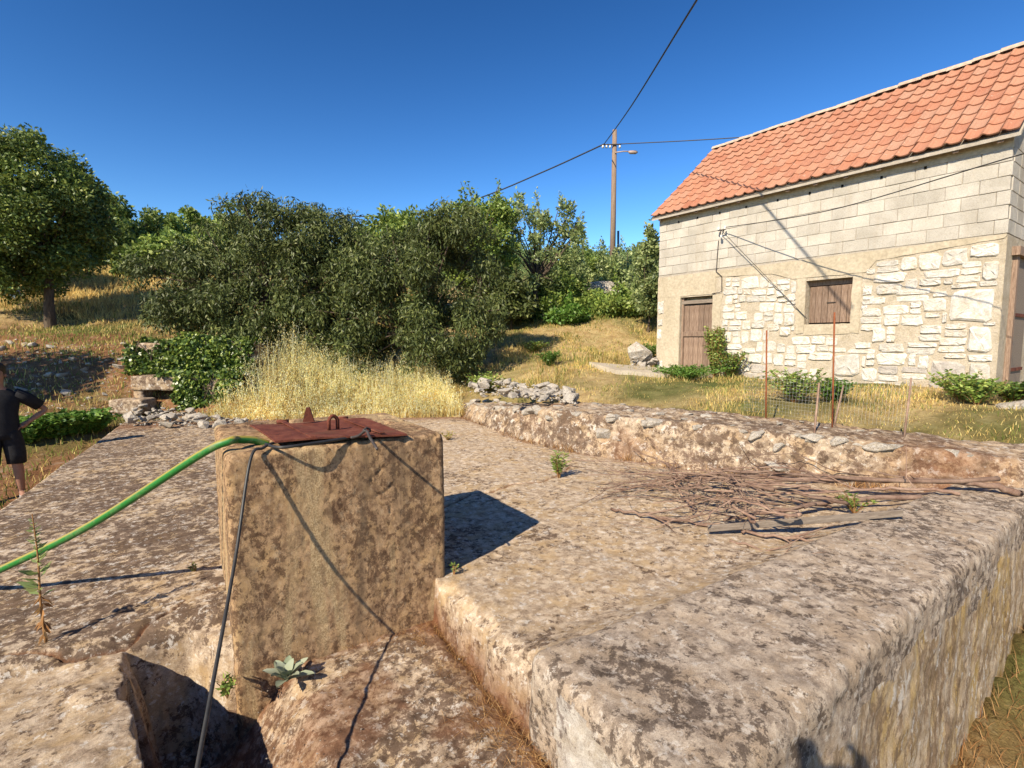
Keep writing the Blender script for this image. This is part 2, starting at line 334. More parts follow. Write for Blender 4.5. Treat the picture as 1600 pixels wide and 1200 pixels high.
M['forest'] = mat_leaf('forest_leaf', [(0.0, (0.081, 0.138, 0.041)), (0.6, (0.149, 0.218, 0.064)), (1.0, (0.230, 0.299, 0.092))], 0.6, 0.2)
M['ivy'] = mat_leaf('ivy_leaf', [(0.0, (0.050, 0.094, 0.018)), (0.6, (0.111, 0.177, 0.032)), (1.0, (0.297, 0.353, 0.062))], 0.38, 0.2, 0.5)
M['bright'] = mat_leaf('bright_herb', [(0.0, (0.068, 0.162, 0.020)), (0.6, (0.121, 0.243, 0.034)), (1.0, (0.230, 0.338, 0.068))], 0.5, 0.3)
M['yellowgreen'] = mat_leaf('yellow_herb', [(0.0, (0.16, 0.18, 0.03)), (0.6, (0.28, 0.27, 0.05)), (1.0, (0.42, 0.34, 0.07))], 0.6, 0.3)
M['oat'] = mat_leaf('dry_oat', [(0.0, (0.950, 0.683, 0.236)), (0.6, (0.950, 0.950, 0.469)), (1.0, (0.950, 0.950, 0.771))], 0.7, 0.5, 0.2)
M['straw'] = mat_leaf('dry_grass', [(0.0, (0.508, 0.338, 0.119)), (0.6, (0.780, 0.576, 0.203)), (1.0, (0.930, 0.780, 0.338))], 0.7, 0.42, 0.2)
M['lawn'] = mat_leaf('green_grass', [(0.0, (0.114, 0.172, 0.029)), (0.6, (0.243, 0.286, 0.057)), (1.0, (0.486, 0.443, 0.129))], 0.6, 0.4, 0.2)
M['deadgrass'] = mat_leaf('dead_grass', [(0.0, (0.207, 0.092, 0.034)), (0.6, (0.368, 0.196, 0.081)), (1.0, (0.575, 0.380, 0.172))], 0.8, 0.2, 0.1)
M['mullein'] = mat_leaf('felt_leaf', [(0.0, (0.22, 0.26, 0.17)), (1.0, (0.38, 0.41, 0.30))], 0.9, 0.15, 0.1)
M['skin'] = mat_plain('skin', (0.30, 0.15, 0.10), (0.36, 0.19, 0.13), 12, 0.55, 0.35, 0.001)
M['blackcloth'] = mat_plain('black_cloth', (0.012, 0.012, 0.015), (0.022, 0.022, 0.026), 25, 0.85, 0.2, 0.004)
M['shoe'] = mat_plain('pale_shoe', (0.35, 0.33, 0.32), (0.55, 0.53, 0.5), 25, 0.7, 0.3, 0.001)
M['hair'] = mat_plain('dark_hair', (0.02, 0.014, 0.01), (0.04, 0.03, 0.02), 40, 0.6, 0.3, 0.004)
M['blueplastic'] = mat_plain('blue_plastic', (0.10, 0.20, 0.42), (0.14, 0.26, 0.5), 6, 0.4, 0.5, 0.0)
M['greenplastic'] = mat_plain('green_plastic', (0.03, 0.22, 0.07), (0.04, 0.27, 0.09), 6, 0.4, 0.5, 0.0)
M['path'] = mat_plain('path_concrete', (0.40, 0.34, 0.26), (0.54, 0.47, 0.37), 4, 0.95, 0.1, 0.01)
M['lampmetal'] = mat_plain('lamp_metal', (0.35, 0.25, 0.2), (0.45, 0.35, 0.3), 6, 0.5, 0.5, 0.0)

# ------------------------------------------------------------------ terrain
CTRL = np.array([
 (-6.8, 6.8, -.62), (-9, 7, -.45), (-5, 3, -.95), (-3, -2, -1.0), (-7.6, 8.6, -.25), (-8.3, 9.3, .02), (-10, 11, .67), (-10.2, 12.5, 1.27), (-13.4, 15, 1.88), (-9.5, 14.5, 1.6),
 (-14.5, 17.6, 2.75), (-15.5, 20, 3.6), (-11.5, 18.5, 3.0), (-22, 19, 3.9), (-16.5, 22.5, 4.3), (-18.5, 25, 4.9), (-8.4, 10.5, .3), (-7.5, 10.15, -.05), (-6.6, 10.2, -.05), (-6.5, 11.5, .9), (-5.4, 9.6, -.08), (-3.5, 9.9, -.05), (-1.0, 10.2, .02), (-3, 11.4, .3), (-1, 11.2, .25), (-5, 12.0, 1.1), (-3.5, 13, .8), (-1.0, 13, .75),
 (-7, 13.6, 1.5), (-3, 17, 1.8), (-8, 18, 2.5), (0.2, 10.4, .5), (0.8, 9.6, .58), (0.9, 12.5, 1.03), (2.0, 16, 1.9), (2.2, 18.5, 2.5), (3.4, 21.5, 3.9), (-1, 21, 3.2), (6, 22, 3.9),
 (2.4, 9.2, .62), (3.6, 7.6, .6), (3.4, 10.5, .66), (3.65, 12.6, .70), (5.4, 10, .70), (7.2, 7.6, .70), (5.5, 7.4, .6), (6.0, 5.6, .5), (8, 5, .55), (9, 9, .8), (12, 13, 1.6), (6.5, 16, 1.9), (18, 20, 3.6),
 (4.6, 3.0, -1.5), (3.0, 1.5, -1.6), (6.5, 3.0, -1.4), (1.5, -3, -1.5), (9, 0, -1.2), (0, -12, -1.6), (-15, -10, -1.2), (15, -10, -1.2), (-13.5, 6.5, 0.0), (-14, 10, .9), (-22, 10, 1.8), (-30, 25, 5),
 (0, 30, 4.6), (-25, 32, 5.6), (25, 32, 5.2), (0, 60, 8.0), (-45, 60, 10), (45, 60, 8.5), (0, 120, 19), (-90, 120, 22), (90, 120, 20), (0, 200, 32), (-150, 200, 36), (150, 200, 33), (-80, 0, 3), (80, 0, 2), (0, -80, -4), (0, 400, 45), (300, 200, 50), (-300, 200, 50), (-200, -100, 0), (200, -100, 0)], float)
_d = np.linalg.norm(CTRL[:, None, :2] - CTRL[None, :, :2], axis=2)
_A = np.block([[_d, np.ones((len(CTRL), 1))], [np.ones((1, len(CTRL))), np.zeros((1, 1))]])
_w = np.linalg.solve(_A + np.eye(len(_A))*1e-6, np.append(CTRL[:, 2], 0))
def backline(u): return np.interp(u, [-1.6, -1.0, 0.6, 2.5, 4.5, 5.2], [11.0, 10.9, 10.75, 9.75, 8.75, 8.4])
WALL_IN = np.array([(-1.1, 10.6), (-.55, 9.0), (.28, 7.43), (1.15, 6.6), (2.09, 5.86), (3.52, 5.2), (4.8, 4.74), (6.6, 4.2), (8.2, 3.8)])
def wall_side(x, y):
    """signed distance beyond the inner foot of the old wall (positive = outside)"""
    best = np.full(np.shape(x), 1e9); sgn = np.zeros(np.shape(x))
    for i in range(len(WALL_IN)-1):
        a, b = WALL_IN[i], WALL_IN[i+1]; d = b-a; L2 = d@d
        t = np.clip(((x-a[0])*d[0] + (y-a[1])*d[1])/L2, 0, 1)
        ex, ey = x-a[0]-t*d[0], y-a[1]-t*d[1]; dist = np.hypot(ex, ey)
        s = np.where(-(d[1])*(x-a[0]) + d[0]*(y-a[1]) > 0, 1, -1)
        m = dist < best; best = np.where(m, dist, best); sgn = np.where(m, s, sgn)
    return best*sgn
def H(x, y):
    x = np.asarray(x, float); y = np.asarray(y, float)
    z = np.full(x.shape, _w[-1]); 
    for c, k in zip(CTRL, _w): z = z + k*np.hypot(x-c[0], y-c[1])
    dist = np.hypot(x, y)
    z = z + fbm(x*.6, y*.6, 0, 4, 3)*0.22*np.clip(dist/12, .35, 3) + fbm(x*3, y*3, 0, 3, 5)*0.05
    u, v = xy2uv(x, y)
    ws = wall_side(x, y)
    inside = (u > -1.42 + .09*(v-6.2) + .05) & (v < backline(u)) & (ws < 0.85) & ((v > 1.2) | (u < 1.2)) & (v > -3)
    return np.where(inside, np.minimum(z, -1.7), z)
def axis(fine0, fine1, step, lo, hi, g=1.12):
    a = list(np.arange(fine0, fine1+1e-6, step)); s = step; p = a[-1]
    while p < hi: s *= g; p += s; a.append(p)
    s = step; p = a[0]
    while p > lo: s *= g; p -= s; a.insert(0, p)
    return np.array(a)
def make_ground():
    X = axis(-17, 10, .16, -600, 600); Y = axis(1, 24, .16, -300, 900)
    gx, gy = np.meshgrid(X, Y, indexing='ij'); x, y = gx.ravel(), gy.ravel(); z = H(x, y)
    idx = np.arange(x.size).reshape(gx.shape)
    F = np.stack([idx[:-1, :-1], idx[1:, :-1], idx[1:, 1:], idx[:-1, 1:]], -1).reshape(-1, 4)
    me = mesh_np('ground', np.stack([x, y, z], 1), F, True)
    n = fbm(x*.8, y*.8, 0, 4, 9)
    soil = sstep(.0, .5, (1-sstep(11, 17, y))*(x < -5.5) + n*1.2) + (x > 1)*(y < 4.2)*.8 + sstep(.1, .3, n)*.3
    green = sstep(.05, .5, n + .15 + .5*np.exp(-((x+7.8)**2+(y-9.2)**2)/4) + .5*np.exp(-((x-3.9)**2+(y-9.9)**2)/2) + .5*sstep(15.5, 19, y)*(x > 0) + (np.hypot(x, y) > 26)*1.0 - .4*(x < -5)*(y < 14))
    float_attr(me, 'soil', np.clip(soil, 0, 1)); float_attr(me, 'green', np.clip(green, 0, 1))
    kind(link('ground', me, M['ground']), 'structure')
make_ground()

# ------------------------------------------------------------------ cistern: slab with sunken step, parapet
cistern = thing('cistern', 'long lichen covered concrete cistern roof with a sunken step and side parapet', 'cistern', (0, 0, 0), A1)
CRACKS = [[on_z(*p) for p in c] for c in (
    [(690, 792), (735, 770), (768, 768), (800, 757), (848, 752), (872, 742), (890, 728)], [(700, 681), (745, 679), (785, 680), (800, 674), (830, 671)],
    [(0, 1022), (60, 1018), (130, 1010), (190, 995), (262, 955), (340, 912)], [(480, 770), (560, 735), (640, 720)], [(1000, 700), (930, 668), (860, 655)])]
def crack_field(x, y):
    d = np.full(x.shape, 9.0)
    jx, jy = x + fbm(x*6, y*6, 0, 3, 40)*.08, y + fbm(x*6, y*6, 3, 3, 41)*.08
    for c in CRACKS:
        for a, b in zip(c[:-1], c[1:]):
            e = (b-a)[:2]; t = np.clip(((jx-a[0])*e[0] + (jy-a[1])*e[1])/(e@e), 0, 1)
            d = np.minimum(d, np.hypot(jx-a[0]-t*e[0], jy-a[1]-t*e[1]))
    return d
def make_slab():
    def ax(parts): return np.unique(np.round(np.concatenate(parts), 4))
    U = ax([np.arange(-1.78, -.6, .022), np.arange(-.6, -.1, .009), np.arange(-.1, 1.18, .014), np.arange(1.18, 1.36, .007), np.arange(1.36, 4, .016), np.arange(4, 7.6, .035)])
    V = ax([np.arange(-1.5, 1.2, .06), np.arange(1.2, 3.0, .014), np.arange(3.0, 3.32, .008), np.arange(3.32, 6, .02), np.arange(6, 11.6, .045)])
    gu, gv = np.meshgrid(U, V, indexing='ij'); u, v = gu.ravel().copy(), gv.ravel()
    u0 = u.copy()
    u = u + np.clip(1-(u+1.78)/1.7, 0, 1)*(.085*(v-6.2) + .33)*(v > 2) 
    x, y = uv2xy(u, v)
    jag = fbm(u*4, v*4, 0, 3, 21)*.12 + fbm(u*16, v*16, 0, 3, 23)*.03; jag2 = fbm(u*7, v*7, 4, 4, 22)*.09
    z = fbm(u*.9, v*.9, 0, 3, 30)*.05 + fbm(u*5, v*5, 0, 4, 31)*.016 + fbm(u*26, v*26, 0, 3, 32)*.012
    # pit (signed inside distance)
    vb = np.where(u < .16, 3.17 - .25*sstep(-.1, .2, u), 3.2)
    din = np.minimum(np.minimum(u + .30 + .12*(v-2.7) + jag*1.3, 1.25 + .02*(v-2) - u + jag2*.8), vb - v + jag*.9)
    soft = np.where((u < .3) & (v > 2.9), .13, .030)
    pit = sstep(-.005, 1, (din+.0)/soft)
    # rounded lip + broken lower ledge to the left of the pit
    ledge = (1-sstep(3.13, 3.24, v + jag*.5))*(u < .2)*(1-pit)
    z = z - .07*ledge + .015*ledge*np.exp(-((u+.42)/.14)**2)*(.4+4*np.clip(fbm(u*6, v*6, 0, 3, 57)+.08, 0, .3)) - .05*np.exp(-((din)/.05)**2)*(u > .5)*(v < 2.8)
    z = z - pit*(.27 + .44*(1-sstep(-.05, .50, u)) + .02*fbm(u*3, v*3, 2, 3, 33)) + pit*fbm(u*14, v*14, 1, 4, 34)*.03
    z = z + .075*(1-sstep(1.72, 2.05, v))*(u > 1.3)
    d = crack_field(x, y); wdt = np.where(u < .3, .006, .012) + .02*np.clip(fbm(x*3, y*3, 0, 2, 44), 0, 1)
    cm = np.exp(-(d/wdt)**2); z = z - .03*cm
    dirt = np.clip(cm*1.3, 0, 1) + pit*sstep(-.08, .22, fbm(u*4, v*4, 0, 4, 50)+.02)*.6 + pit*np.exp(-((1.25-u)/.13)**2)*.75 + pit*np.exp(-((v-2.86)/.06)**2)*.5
    sd = np.abs(wall_side(x, y)); dirt = dirt + np.exp(-(sd/.12)**2)*.8*sstep(-.1, .1, fbm(x*2, y*2, 0, 3, 52)) + np.exp(-((backline(u)-v)/.35)**2)*.7
    # sides
    ed = (u0 < U[0]+.001); z = np.where(ed, -1.2, z)
    bk = (v > V[-1]-.001); z = np.where(bk, -.4, z)
    idx = np.arange(u.size).reshape(gu.shape)
    F = np.stack([idx[:-1, :-1], idx[1:, :-1], idx[1:, 1:], idx[:-1, 1:]], -1).reshape(-1, 4)
    cu, cv = u[F].mean(1), v[F].mean(1); pm = pit[F].mean(1)
    keep = ~((cu > 1.42) & (cv < 1.5)) & ~((cu > 1.22) & (cv < 1.25)); ws = wall_side(*uv2xy(cu, cv)); keep &= ws < .5
    groups = {'pit_floor': keep & (pm > .93), 'slab': keep & (pm <= .93)}
    P = np.stack([u, v, z], 1)
    for nm, msk in groups.items():
        f = F[msk]; used = np.unique(f); rm = np.zeros(len(P), int); rm[used] = np.arange(len(used))
        me = mesh_np(nm, P[used], rm[f], True); float_attr(me, 'dirt', np.clip(dirt[used], 0, 1)); float_attr(me, 'cover', (1-sstep(-.2, 2.2, u[used]+.12*(v[used]-5)))*(v[used] > 3.15) + .75*pit[used])
        link(nm, me, M['slab'], cistern)
make_slab()
def dpar(P, N):
    side = 1 - np.abs(N[:, 2])
    return fbm(P[:, 0]*2.2, P[:, 1]*2.2, P[:, 2]*2.2, 4, 60)*.04 + fbm(P[:, 0]*9, P[:, 1]*9, P[:, 2]*9, 4, 61)*.022 + fbm(P[:, 0]*30, P[:, 1]*30, P[:, 2]*30, 3, 62)*.014 + side*fbm(P[:, 0]*12, P[:, 1]*12, P[:, 2]*6, 3, 63)*.02
me = rounded_box('parapet', (1.22, .92, -2.0), (7.4, 1.80, .115), .018, .07, dpar)
Vp = np.empty(len(me.vertices)*3, np.float32); me.vertices.foreach_get('co', Vp); Vp = Vp.reshape(-1, 3)
Vp[:, 1] += np.clip((1.80-Vp[:, 1])/.88, 0, 1)*.065*(Vp[:, 0]-1.7)
Fp = np.empty(len(me.loops), np.int32); me.loops.foreach_get('vertex_index', Fp); Fp = Fp.reshape(-1, 4); bpy.data.meshes.remove(me)
Cc = Vp[Fp].mean(1); jg = fbm(Cc[:, 0]*4, Cc[:, 1]*4, Cc[:, 2]*4, 4, 68)
outm = (Cc[:, 2] < -.16 + jg*.5) & (Cc[:, 1] < 1.5) & (Cc[:, 0] > 1.3); endm = (Cc[:, 0] < 1.265) & (Cc[:, 2] < .035 + jg*.20) & (Cc[:, 1] < 1.55 + jg*.5)
for nm, msk, mt in (('outer_wall', outm & ~endm, 'outer'), ('end_plaster', endm, 'plaster_end'), ('parapet', ~outm & ~endm, 'parapet')):
    f = Fp[msk]; used = np.unique(f); rmp = np.zeros(len(Vp), int); rmp[used] = np.arange(len(used))
    link(nm, mesh_np(nm, Vp[used], rmp[f], True), M[mt], cistern)

# ------------------------------------------------------------------ wellhead block
def dwell(P, N):
    a = fbm(P[:, 0]*1.2, P[:, 1]*1.2, P[:, 2]*1.2, 2, 70)*.020 + fbm(P[:, 0]*9, P[:, 1]*9, P[:, 2]*9, 4, 71)*.008 + fbm(P[:, 0]*45, P[:, 1]*45, P[:, 2]*45, 3, 72)*.008
    chip = np.clip(fbm(P[:, 0]*14, P[:, 1]*14, P[:, 2]*14, 3, 73)-.1, 0, 1)*.10
    edge = sstep(.86, .93, P[:, 2])
    d = np.full(len(P), 9.0)
    for pl in ([(.86, .66), (.87, .71), (.90, .725), (.925, .755)], [(.90, .60), (.95, .615), (.99, .65)], [(.97, .48), (.975, .53)]):
        for (x0, z0), (x1, z1) in zip(pl[:-1], pl[1:]):
            t = np.clip(((P[:, 0]-x0)*(x1-x0)+(P[:, 2]-z0)*(z1-z0))/((x1-x0)**2+(z1-z0)**2), 0, 1)
            d = np.minimum(d, np.hypot(P[:, 0]-x0-t*(x1-x0), P[:, 2]-z0-t*(z1-z0)))
    return a - chip*(.25+edge) - .010*np.exp(-(d/.006)**2)*(N[:, 1] < -.5)
well = rounded_box('wellhead', (.14, 2.86, -.95), (1.33, 3.95, .925), .0105, .034, dwell)
wo_ = link('wellhead', well, M['well']); wo_.rotation_euler = (0, 0, A1)
tag(wo_, 'square brown concrete wellhead block carrying the rusty red hatch', 'wellhead')

# ------------------------------------------------------------------ iron hatch on the wellhead
def hatch():
    zt = .945
    c = [on_z(390, 665, zt+.022), on_z(430, 691, zt+.022), on_z(636, 678, zt+.0), on_z(569, 655, zt+.0)]
    ctr = sum(c)/4
    t = thing('iron_hatch', 'rusty red sheet iron hatch with handle loop lying on the wellhead', 'hatch', tuple(ctr))
    L = [Vector(p-ctr) for p in c]
    def bil(a, b, h=0.0):
        p = L[1]*(1-a)*(1-b) + L[2]*a*(1-b) + L[3]*a*b + L[0]*(1-a)*b; return p + Vector((0, 0, h))
    mb = MB(); n = 10; V = []; F = []
    for lay, hh in ((0, .006), (1, -.004)):
        for i in range(n+1):
            for j in range(n+1):
                a, b = i/n, j/n; V.append(bil(a, b, hh + .006*math.sin(a*5+b*3)))
    m = (n+1)**2
    for i in range(n):
        for j in range(n):
            q = (i*(n+1)+j, (i+1)*(n+1)+j, (i+1)*(n+1)+j+1, i*(n+1)+j+1); F.append(q); F.append(tuple(k+m for k in q[::-1]))
    for k in range(n):
        for (p, q) in (((k), (k+1)), (n*(n+1)+k+1, n*(n+1)+k), ((k+1)*(n+1), k*(n+1)), (k*(n+1)+n, (k+1)*(n+1)+n)):
            F.append((p, q, q+m, p+m))
    mb.add(V, F); mb.build('plate', M['rust'], t)
    for a in (.27, .80):
        b = MB()
        for k in range(6):
            p, q = bil(a-.018, k/6, .012), bil(a+.018, (k+1)/6, .012)
        V = [bil(a-.02, 0.02, .010), bil(a+.02, 0.02, .010), bil(a+.02, 1.0, .010), bil(a-.02, 1.0, .010)]
        V += [v + Vector((0, 0, .007)) for v in V]
        b.add(V, [(3, 2, 1, 0), (4, 5, 6, 7), (0, 1, 5, 4), (1, 2, 6, 5), (2, 3, 7, 6), (3, 0, 4, 7)]); b.build('hinge_strap', M['rust'], t)
        MB().tube([bil(a-.05, 1.02, .012), bil(a+.05, 1.02, .012)], .013, 8).build('hinge_barrel', M['rust'], t, True)
    b = MB(); p = bil(.47, .93, .01)
    dx = (L[2]-L[1]).normalized()*.035; dy = Vector((0.0, .006, 0))
    V = [p-dx-dy, p+dx-dy, p+dx*.25-dy+Vector((0, 0, .095)), p-dx*.35-dy+Vector((0, 0, .095)), p-dx+dy, p+dx+dy, p+dx*.25+dy+Vector((0, 0, .095)), p-dx*.35+dy+Vector((0, 0, .095))]
    b.add(V, [(0, 1, 2, 3), (7, 6, 5, 4), (0, 4, 5, 1), (1, 5, 6, 2), (2, 6, 7, 3), (3, 7, 4, 0)]); b.build('lug', M['rust'], t)
    q0, q1 = bil(.50, .42, .005), bil(.58, .45, .005)
    pts = [q0, q0+Vector((0, 0, .055))] + [q0.lerp(q1, k/6) + Vector((0, 0, .06+.022*math.sin(math.pi*k/6))) for k in range(1, 6)] + [q1+Vector((0, 0, .055)), q1]
    MB().tube(pts, .011, 8).build('handle', M['rust'], t, True)
    q0, q1 = bil(.66, .05, .012), bil(.73, .1, .012)
    MB().tube([q0, q0+Vector((0.0, 0, .02)), q0.lerp(q1, .5)+Vector((0, 0, .03)), q1+Vector((0, 0, .018)), q1], .006, 6).build('clasp', M['darkiron'], t, True)
    return t
hatch()
lt = MB().tube(spline([on_z(548, 684, .955), on_z(560, 681, .962), on_z(572, 673, .985), on_z(578, 684, .962), on_z(588, 698, .93) + np.array([.02, -.06, 0])], 5), .008, 7).build('hatch_hook', M['darkiron'], None, True)
tag(lt, 'bent dark iron hook hanging over the front edge of the wellhead', 'hook')
# ------------------------------------------------------------------ hose, cable
hp = spline([tuple(on_z(418, 694, .925)), tuple(on_z(398, 688, .955)), tuple(on_z(372, 687, .972)), (-1.46, 2.60, .975), (-1.62, 2.60, .900), (-2.31, 2.73, .486), (-2.9, 2.85, .20), (-3.25, 2.93, .06), (-3.6, 3.05, .022), (-4.3, 3.5, .02)], 8)
b = MB().tube(hp, .0205, 14); me = b.mesh('garden_hose', True)
co = np.array([v.co[:] for v in me.vertices]); cen = np.repeat(np.array([p[:] for p in hp]), 14, 0)
rel = (co-cen)/.0205; float_attr(me, 'stripe', ((rel[:, 2] > .55) & (rel[:, 1] < .45)).astype(float))
tag(link('garden_hose', me, M['hose']), 'thick green garden hose with a yellow stripe running off the wellhead', 'hose')
cp = spline([(-1.10, 2.93, .958), (-1.24, 2.68, .958), (-1.275, 2.585, .945), (-1.30, 2.50, .90), (-1.25, 2.23, .50), (-1.03, 1.58, .145), (-.80, .95, -.10), (-.65, .4, -.245), (-.5, -.3, -.25)], 8)
tag(MB().tube(cp, .0075, 8).build('cable', M['rubber'], None, True), 'thin black rubber cable hanging down the front of the wellhead', 'cable')
cp = spline([on_z(415, 694, .95), on_z(440, 699, .955), on_z(500, 691, .955), on_z(545, 684, .952)], 6)
tag(MB().tube(cp, .008, 8).build('cable', M['rubber'], None, True), 'black cable lying along the front lip of the hatch', 'cable')

# ------------------------------------------------------------------ old stone wall along the cistern
def old_wall():
    pts = spline([(x, y, 0) for x, y in WALL_IN], 10); P = np.array([p[:2] for p in pts])
    seg = np.linalg.norm(np.diff(P, axis=0), axis=1); s = np.concatenate([[0], np.cumsum(seg)])
    n = int(s[-1]/.03); t = np.linspace(0, s[-1], n); X = np.interp(t, s, P[:, 0]); Y = np.interp(t, s, P[:, 1])
    k = np.ones(15)/15; tx = np.gradient(X); ty = np.gradient(Y)
    tx = np.convolve(np.pad(tx, 7, 'edge'), k, 'valid'); ty = np.convolve(np.pad(ty, 7, 'edge'), k, 'valid'); L = np.hypot(tx, ty); nx, ny = -ty/L, tx/L
    top = np.interp(X, [-1.2, .3, 2.1, 3.5, 4.8, 8], [.16, .50, .53, .46, .36, .34])
    prof = [(-.06, -.3), (-.05, 0)] + [(-.05 + .10*a, a) for a in np.linspace(.03, .9, 22)] + [(.055, .96), (.075, .99), (.11, 1.0)] + [(a, 1.0 + .06*(a/.95)) for a in np.linspace(.15, .95, 26)] + [(1.0, .9), (1.02, .2), (1.02, -.4)]
    prof = np.array(prof)
    G = np.zeros((n, len(prof), 3))
    for j, (o, hgt) in enumerate(prof):
        G[:, j, 0] = X + nx*o; G[:, j, 1] = Y + ny*o; G[:, j, 2] = np.where(hgt > 0, hgt*top, hgt)
    V = G.reshape(-1, 3)
    am = fbm(V[:, 0]*3, V[:, 1]*3, V[:, 2]*3, 4, 80)*.11 + fbm(V[:, 0]*11, V[:, 1]*11, V[:, 2]*11, 4, 81)*.10
    face = np.tile((np.arange(len(prof)) < 26), n)
    N = np.where(face[:, None], np.stack([np.repeat(-nx, len(prof)), np.repeat(-ny, len(prof)), np.zeros(len(V))], 1), np.array([0, 0, 1.]))
    V = V + N*(am*np.where(face, 1.0, .6))[:, None]
    idx = np.arange(len(V)).reshape(n, len(prof))
    F = np.stack([idx[:-1, :-1], idx[1:, :-1], idx[1:, 1:], idx[:-1, 1:]], -1).reshape(-1, 4)[:, ::-1]
    root = thing('old_wall', 'low weathered rubble wall with broad grey top between slab and house', 'wall')
    me = mesh_np('wall_core', V, F, True)
    dirt = sstep(.12, .3, fbm(V[:, 0]*1.4, V[:, 1]*1.4, V[:, 2]*1.4, 3, 85)+.02)*.6 + np.exp(-((V[:, 0]-4.3)**2 + (V[:, 1]-4.9)**2)/.25)*.8
    float_attr(me, 'dirt', np.clip(dirt, 0, 1)*.8); link('wall_core', me, M['oldwall'], root)
    protos = [rock_mesh('stone', (1, .8, .7), 300+i, 2) for i in range(10)]
    for m_ in protos: m_.materials.append(M['limestone'])
    rr = random.Random(5)
    for k in range(85):
        i = rr.randrange(10, n-120); h = rr.choice([.93, .9, .96, rr.random()*.85])
        sz = .07 + .17*rr.random()**2
        o = link('stone', rr.choice(protos), None, root)
        off = -.05 + .10*h + rr.uniform(.015, .05)
        o.location = (X[i]+nx[i]*off, Y[i]+ny[i]*off, max(.04, h*top[i])); o.scale = (sz*rr.uniform(.9, 1.5), sz, sz*rr.uniform(.6, 1)); o.rotation_euler = (rr.uniform(-.3, .3), rr.uniform(-.3, .3), math.atan2(ty[i], tx[i]) + rr.uniform(-.3, .3))
    for k in range(40):
        i = rr.randrange(0, n-150); sz = rr.uniform(.05, .13); o = link('stone', rr.choice(protos), None, root); a = rr.uniform(.1, .95)
        o.location = (X[i]+nx[i]*a, Y[i]+ny[i]*a, top[i]*(1+.05*a)+.005); o.scale = (sz*1.3, sz, sz*.6); o.rotation_euler = (0, 0, rr.uniform(0, 6))
    return X, Y, nx, ny, top
old_wall()

# ------------------------------------------------------------------ house
B = R(35.5); h2 = np.array([-math.sin(B), math.cos(B)]); h1 = np.array([math.cos(B), math.sin(B)])
_r = ray(1570, 400); HC = np.array([_r[0]/_r[1]*7.6, 7.6]); HL = 6.22
H0 = HC + h2*HL
def fac(x, y):
    r = ray(x, y); t = (HC@h1)/(r[0]*h1[0] + r[1]*h1[1]); P = r*t + np.array([0, 0, CAM_Z]); return HL - (P[:2]-HC)@h2, P[2]
HRZ = math.atan2(-h2[1], -h2[0])
house = thing('stone_house', 'rubble stone house with concrete block upper storey and orange tiled roof', 'house', (H0[0], H0[1], 0), HRZ)
def house_pt(x, y, z): return Vector((H0[0] - h2[0]*x + h1[0]*y, H0[1] - h2[1]*x + h1[1]*y, z))
ZB, ZBEAM, ZBLK, ZTOP = .45, 2.55, 2.98, 4.42
DX0, DX1, DZ0, DZ1 = .65, 1.49, .76, 2.47
WX0, WX1, WZ0, WZ1 = 3.46, 4.25, 1.78, 2.60
DEP = 4.5
def wall_panel(name, x0, x1, z0, z1, holes, y, mat, depth=.35):
    """front sheet with real openings and reveals"""
    xs = sorted({x0, x1, *[h[0] for h in holes], *[h[1] for h in holes]}); zs = sorted({z0, z1, *[h[2] for h in holes], *[h[3] for h in holes]})
    mb = MB()
    for i in range(len(xs)-1):
        for j in range(len(zs)-1):
            cx, cz = (xs[i]+xs[i+1])/2, (zs[j]+zs[j+1])/2
            if any(h[0] < cx < h[1] and h[2] < cz < h[3] for h in holes): continue
            nx_, nz_ = max(1, int((xs[i+1]-xs[i])/.06)), max(1, int((zs[j+1]-zs[j])/.06))
            gx = np.linspace(xs[i], xs[i+1], nx_+1); gz = np.linspace(zs[j], zs[j+1], nz_+1)
            V = []; 
            for a in gx:
                for c in gz:
                    e = float(fbm(np.array([a*4]), np.array([c*4]), 0, 3, 90)[0])*.03
                    if any(abs(a-q) < 1e-6 for h in holes for q in h[:2]) or any(abs(c-q) < 1e-6 for h in holes for q in h[2:]): e = 0
                    V.append((a, y + e, c))
            F = [(p*(nz_+1)+q, (p+1)*(nz_+1)+q, (p+1)*(nz_+1)+q+1, p*(nz_+1)+q+1) for p in range(nx_) for q in range(nz_)]
            mb.add(V, F)
    for (a0, a1, c0, c1) in holes:
        mb.add([(a0, y, c0), (a1, y, c0), (a1, y, c1), (a0, y, c1), (a0, y+depth, c0), (a1, y+depth, c0), (a1, y+depth, c1), (a0, y+depth, c1)],
               [(0, 4, 5, 1), (1, 5, 6, 2), (2, 6, 7, 3), (3, 7, 4, 0), (4, 7, 6, 5)])
    return mb.build(name, mat, house, False)
lower = wall_panel('lower_wall', 0, HL, ZB-.3, 3.0, [(DX0, DX1, DZ0, DZ1), (WX0, WX1, WZ0, WZ1)], 0.0, M['mortar'], .22)
MB().box((.02, .3, ZB-.3), (HL-.02, DEP, 4.40)).build('wall_body', M['joint'], house)
MB().box((0.004, .008, 2.9), (HL-.004, .3, 4.43)).build('block_joints', M['joint'], house)
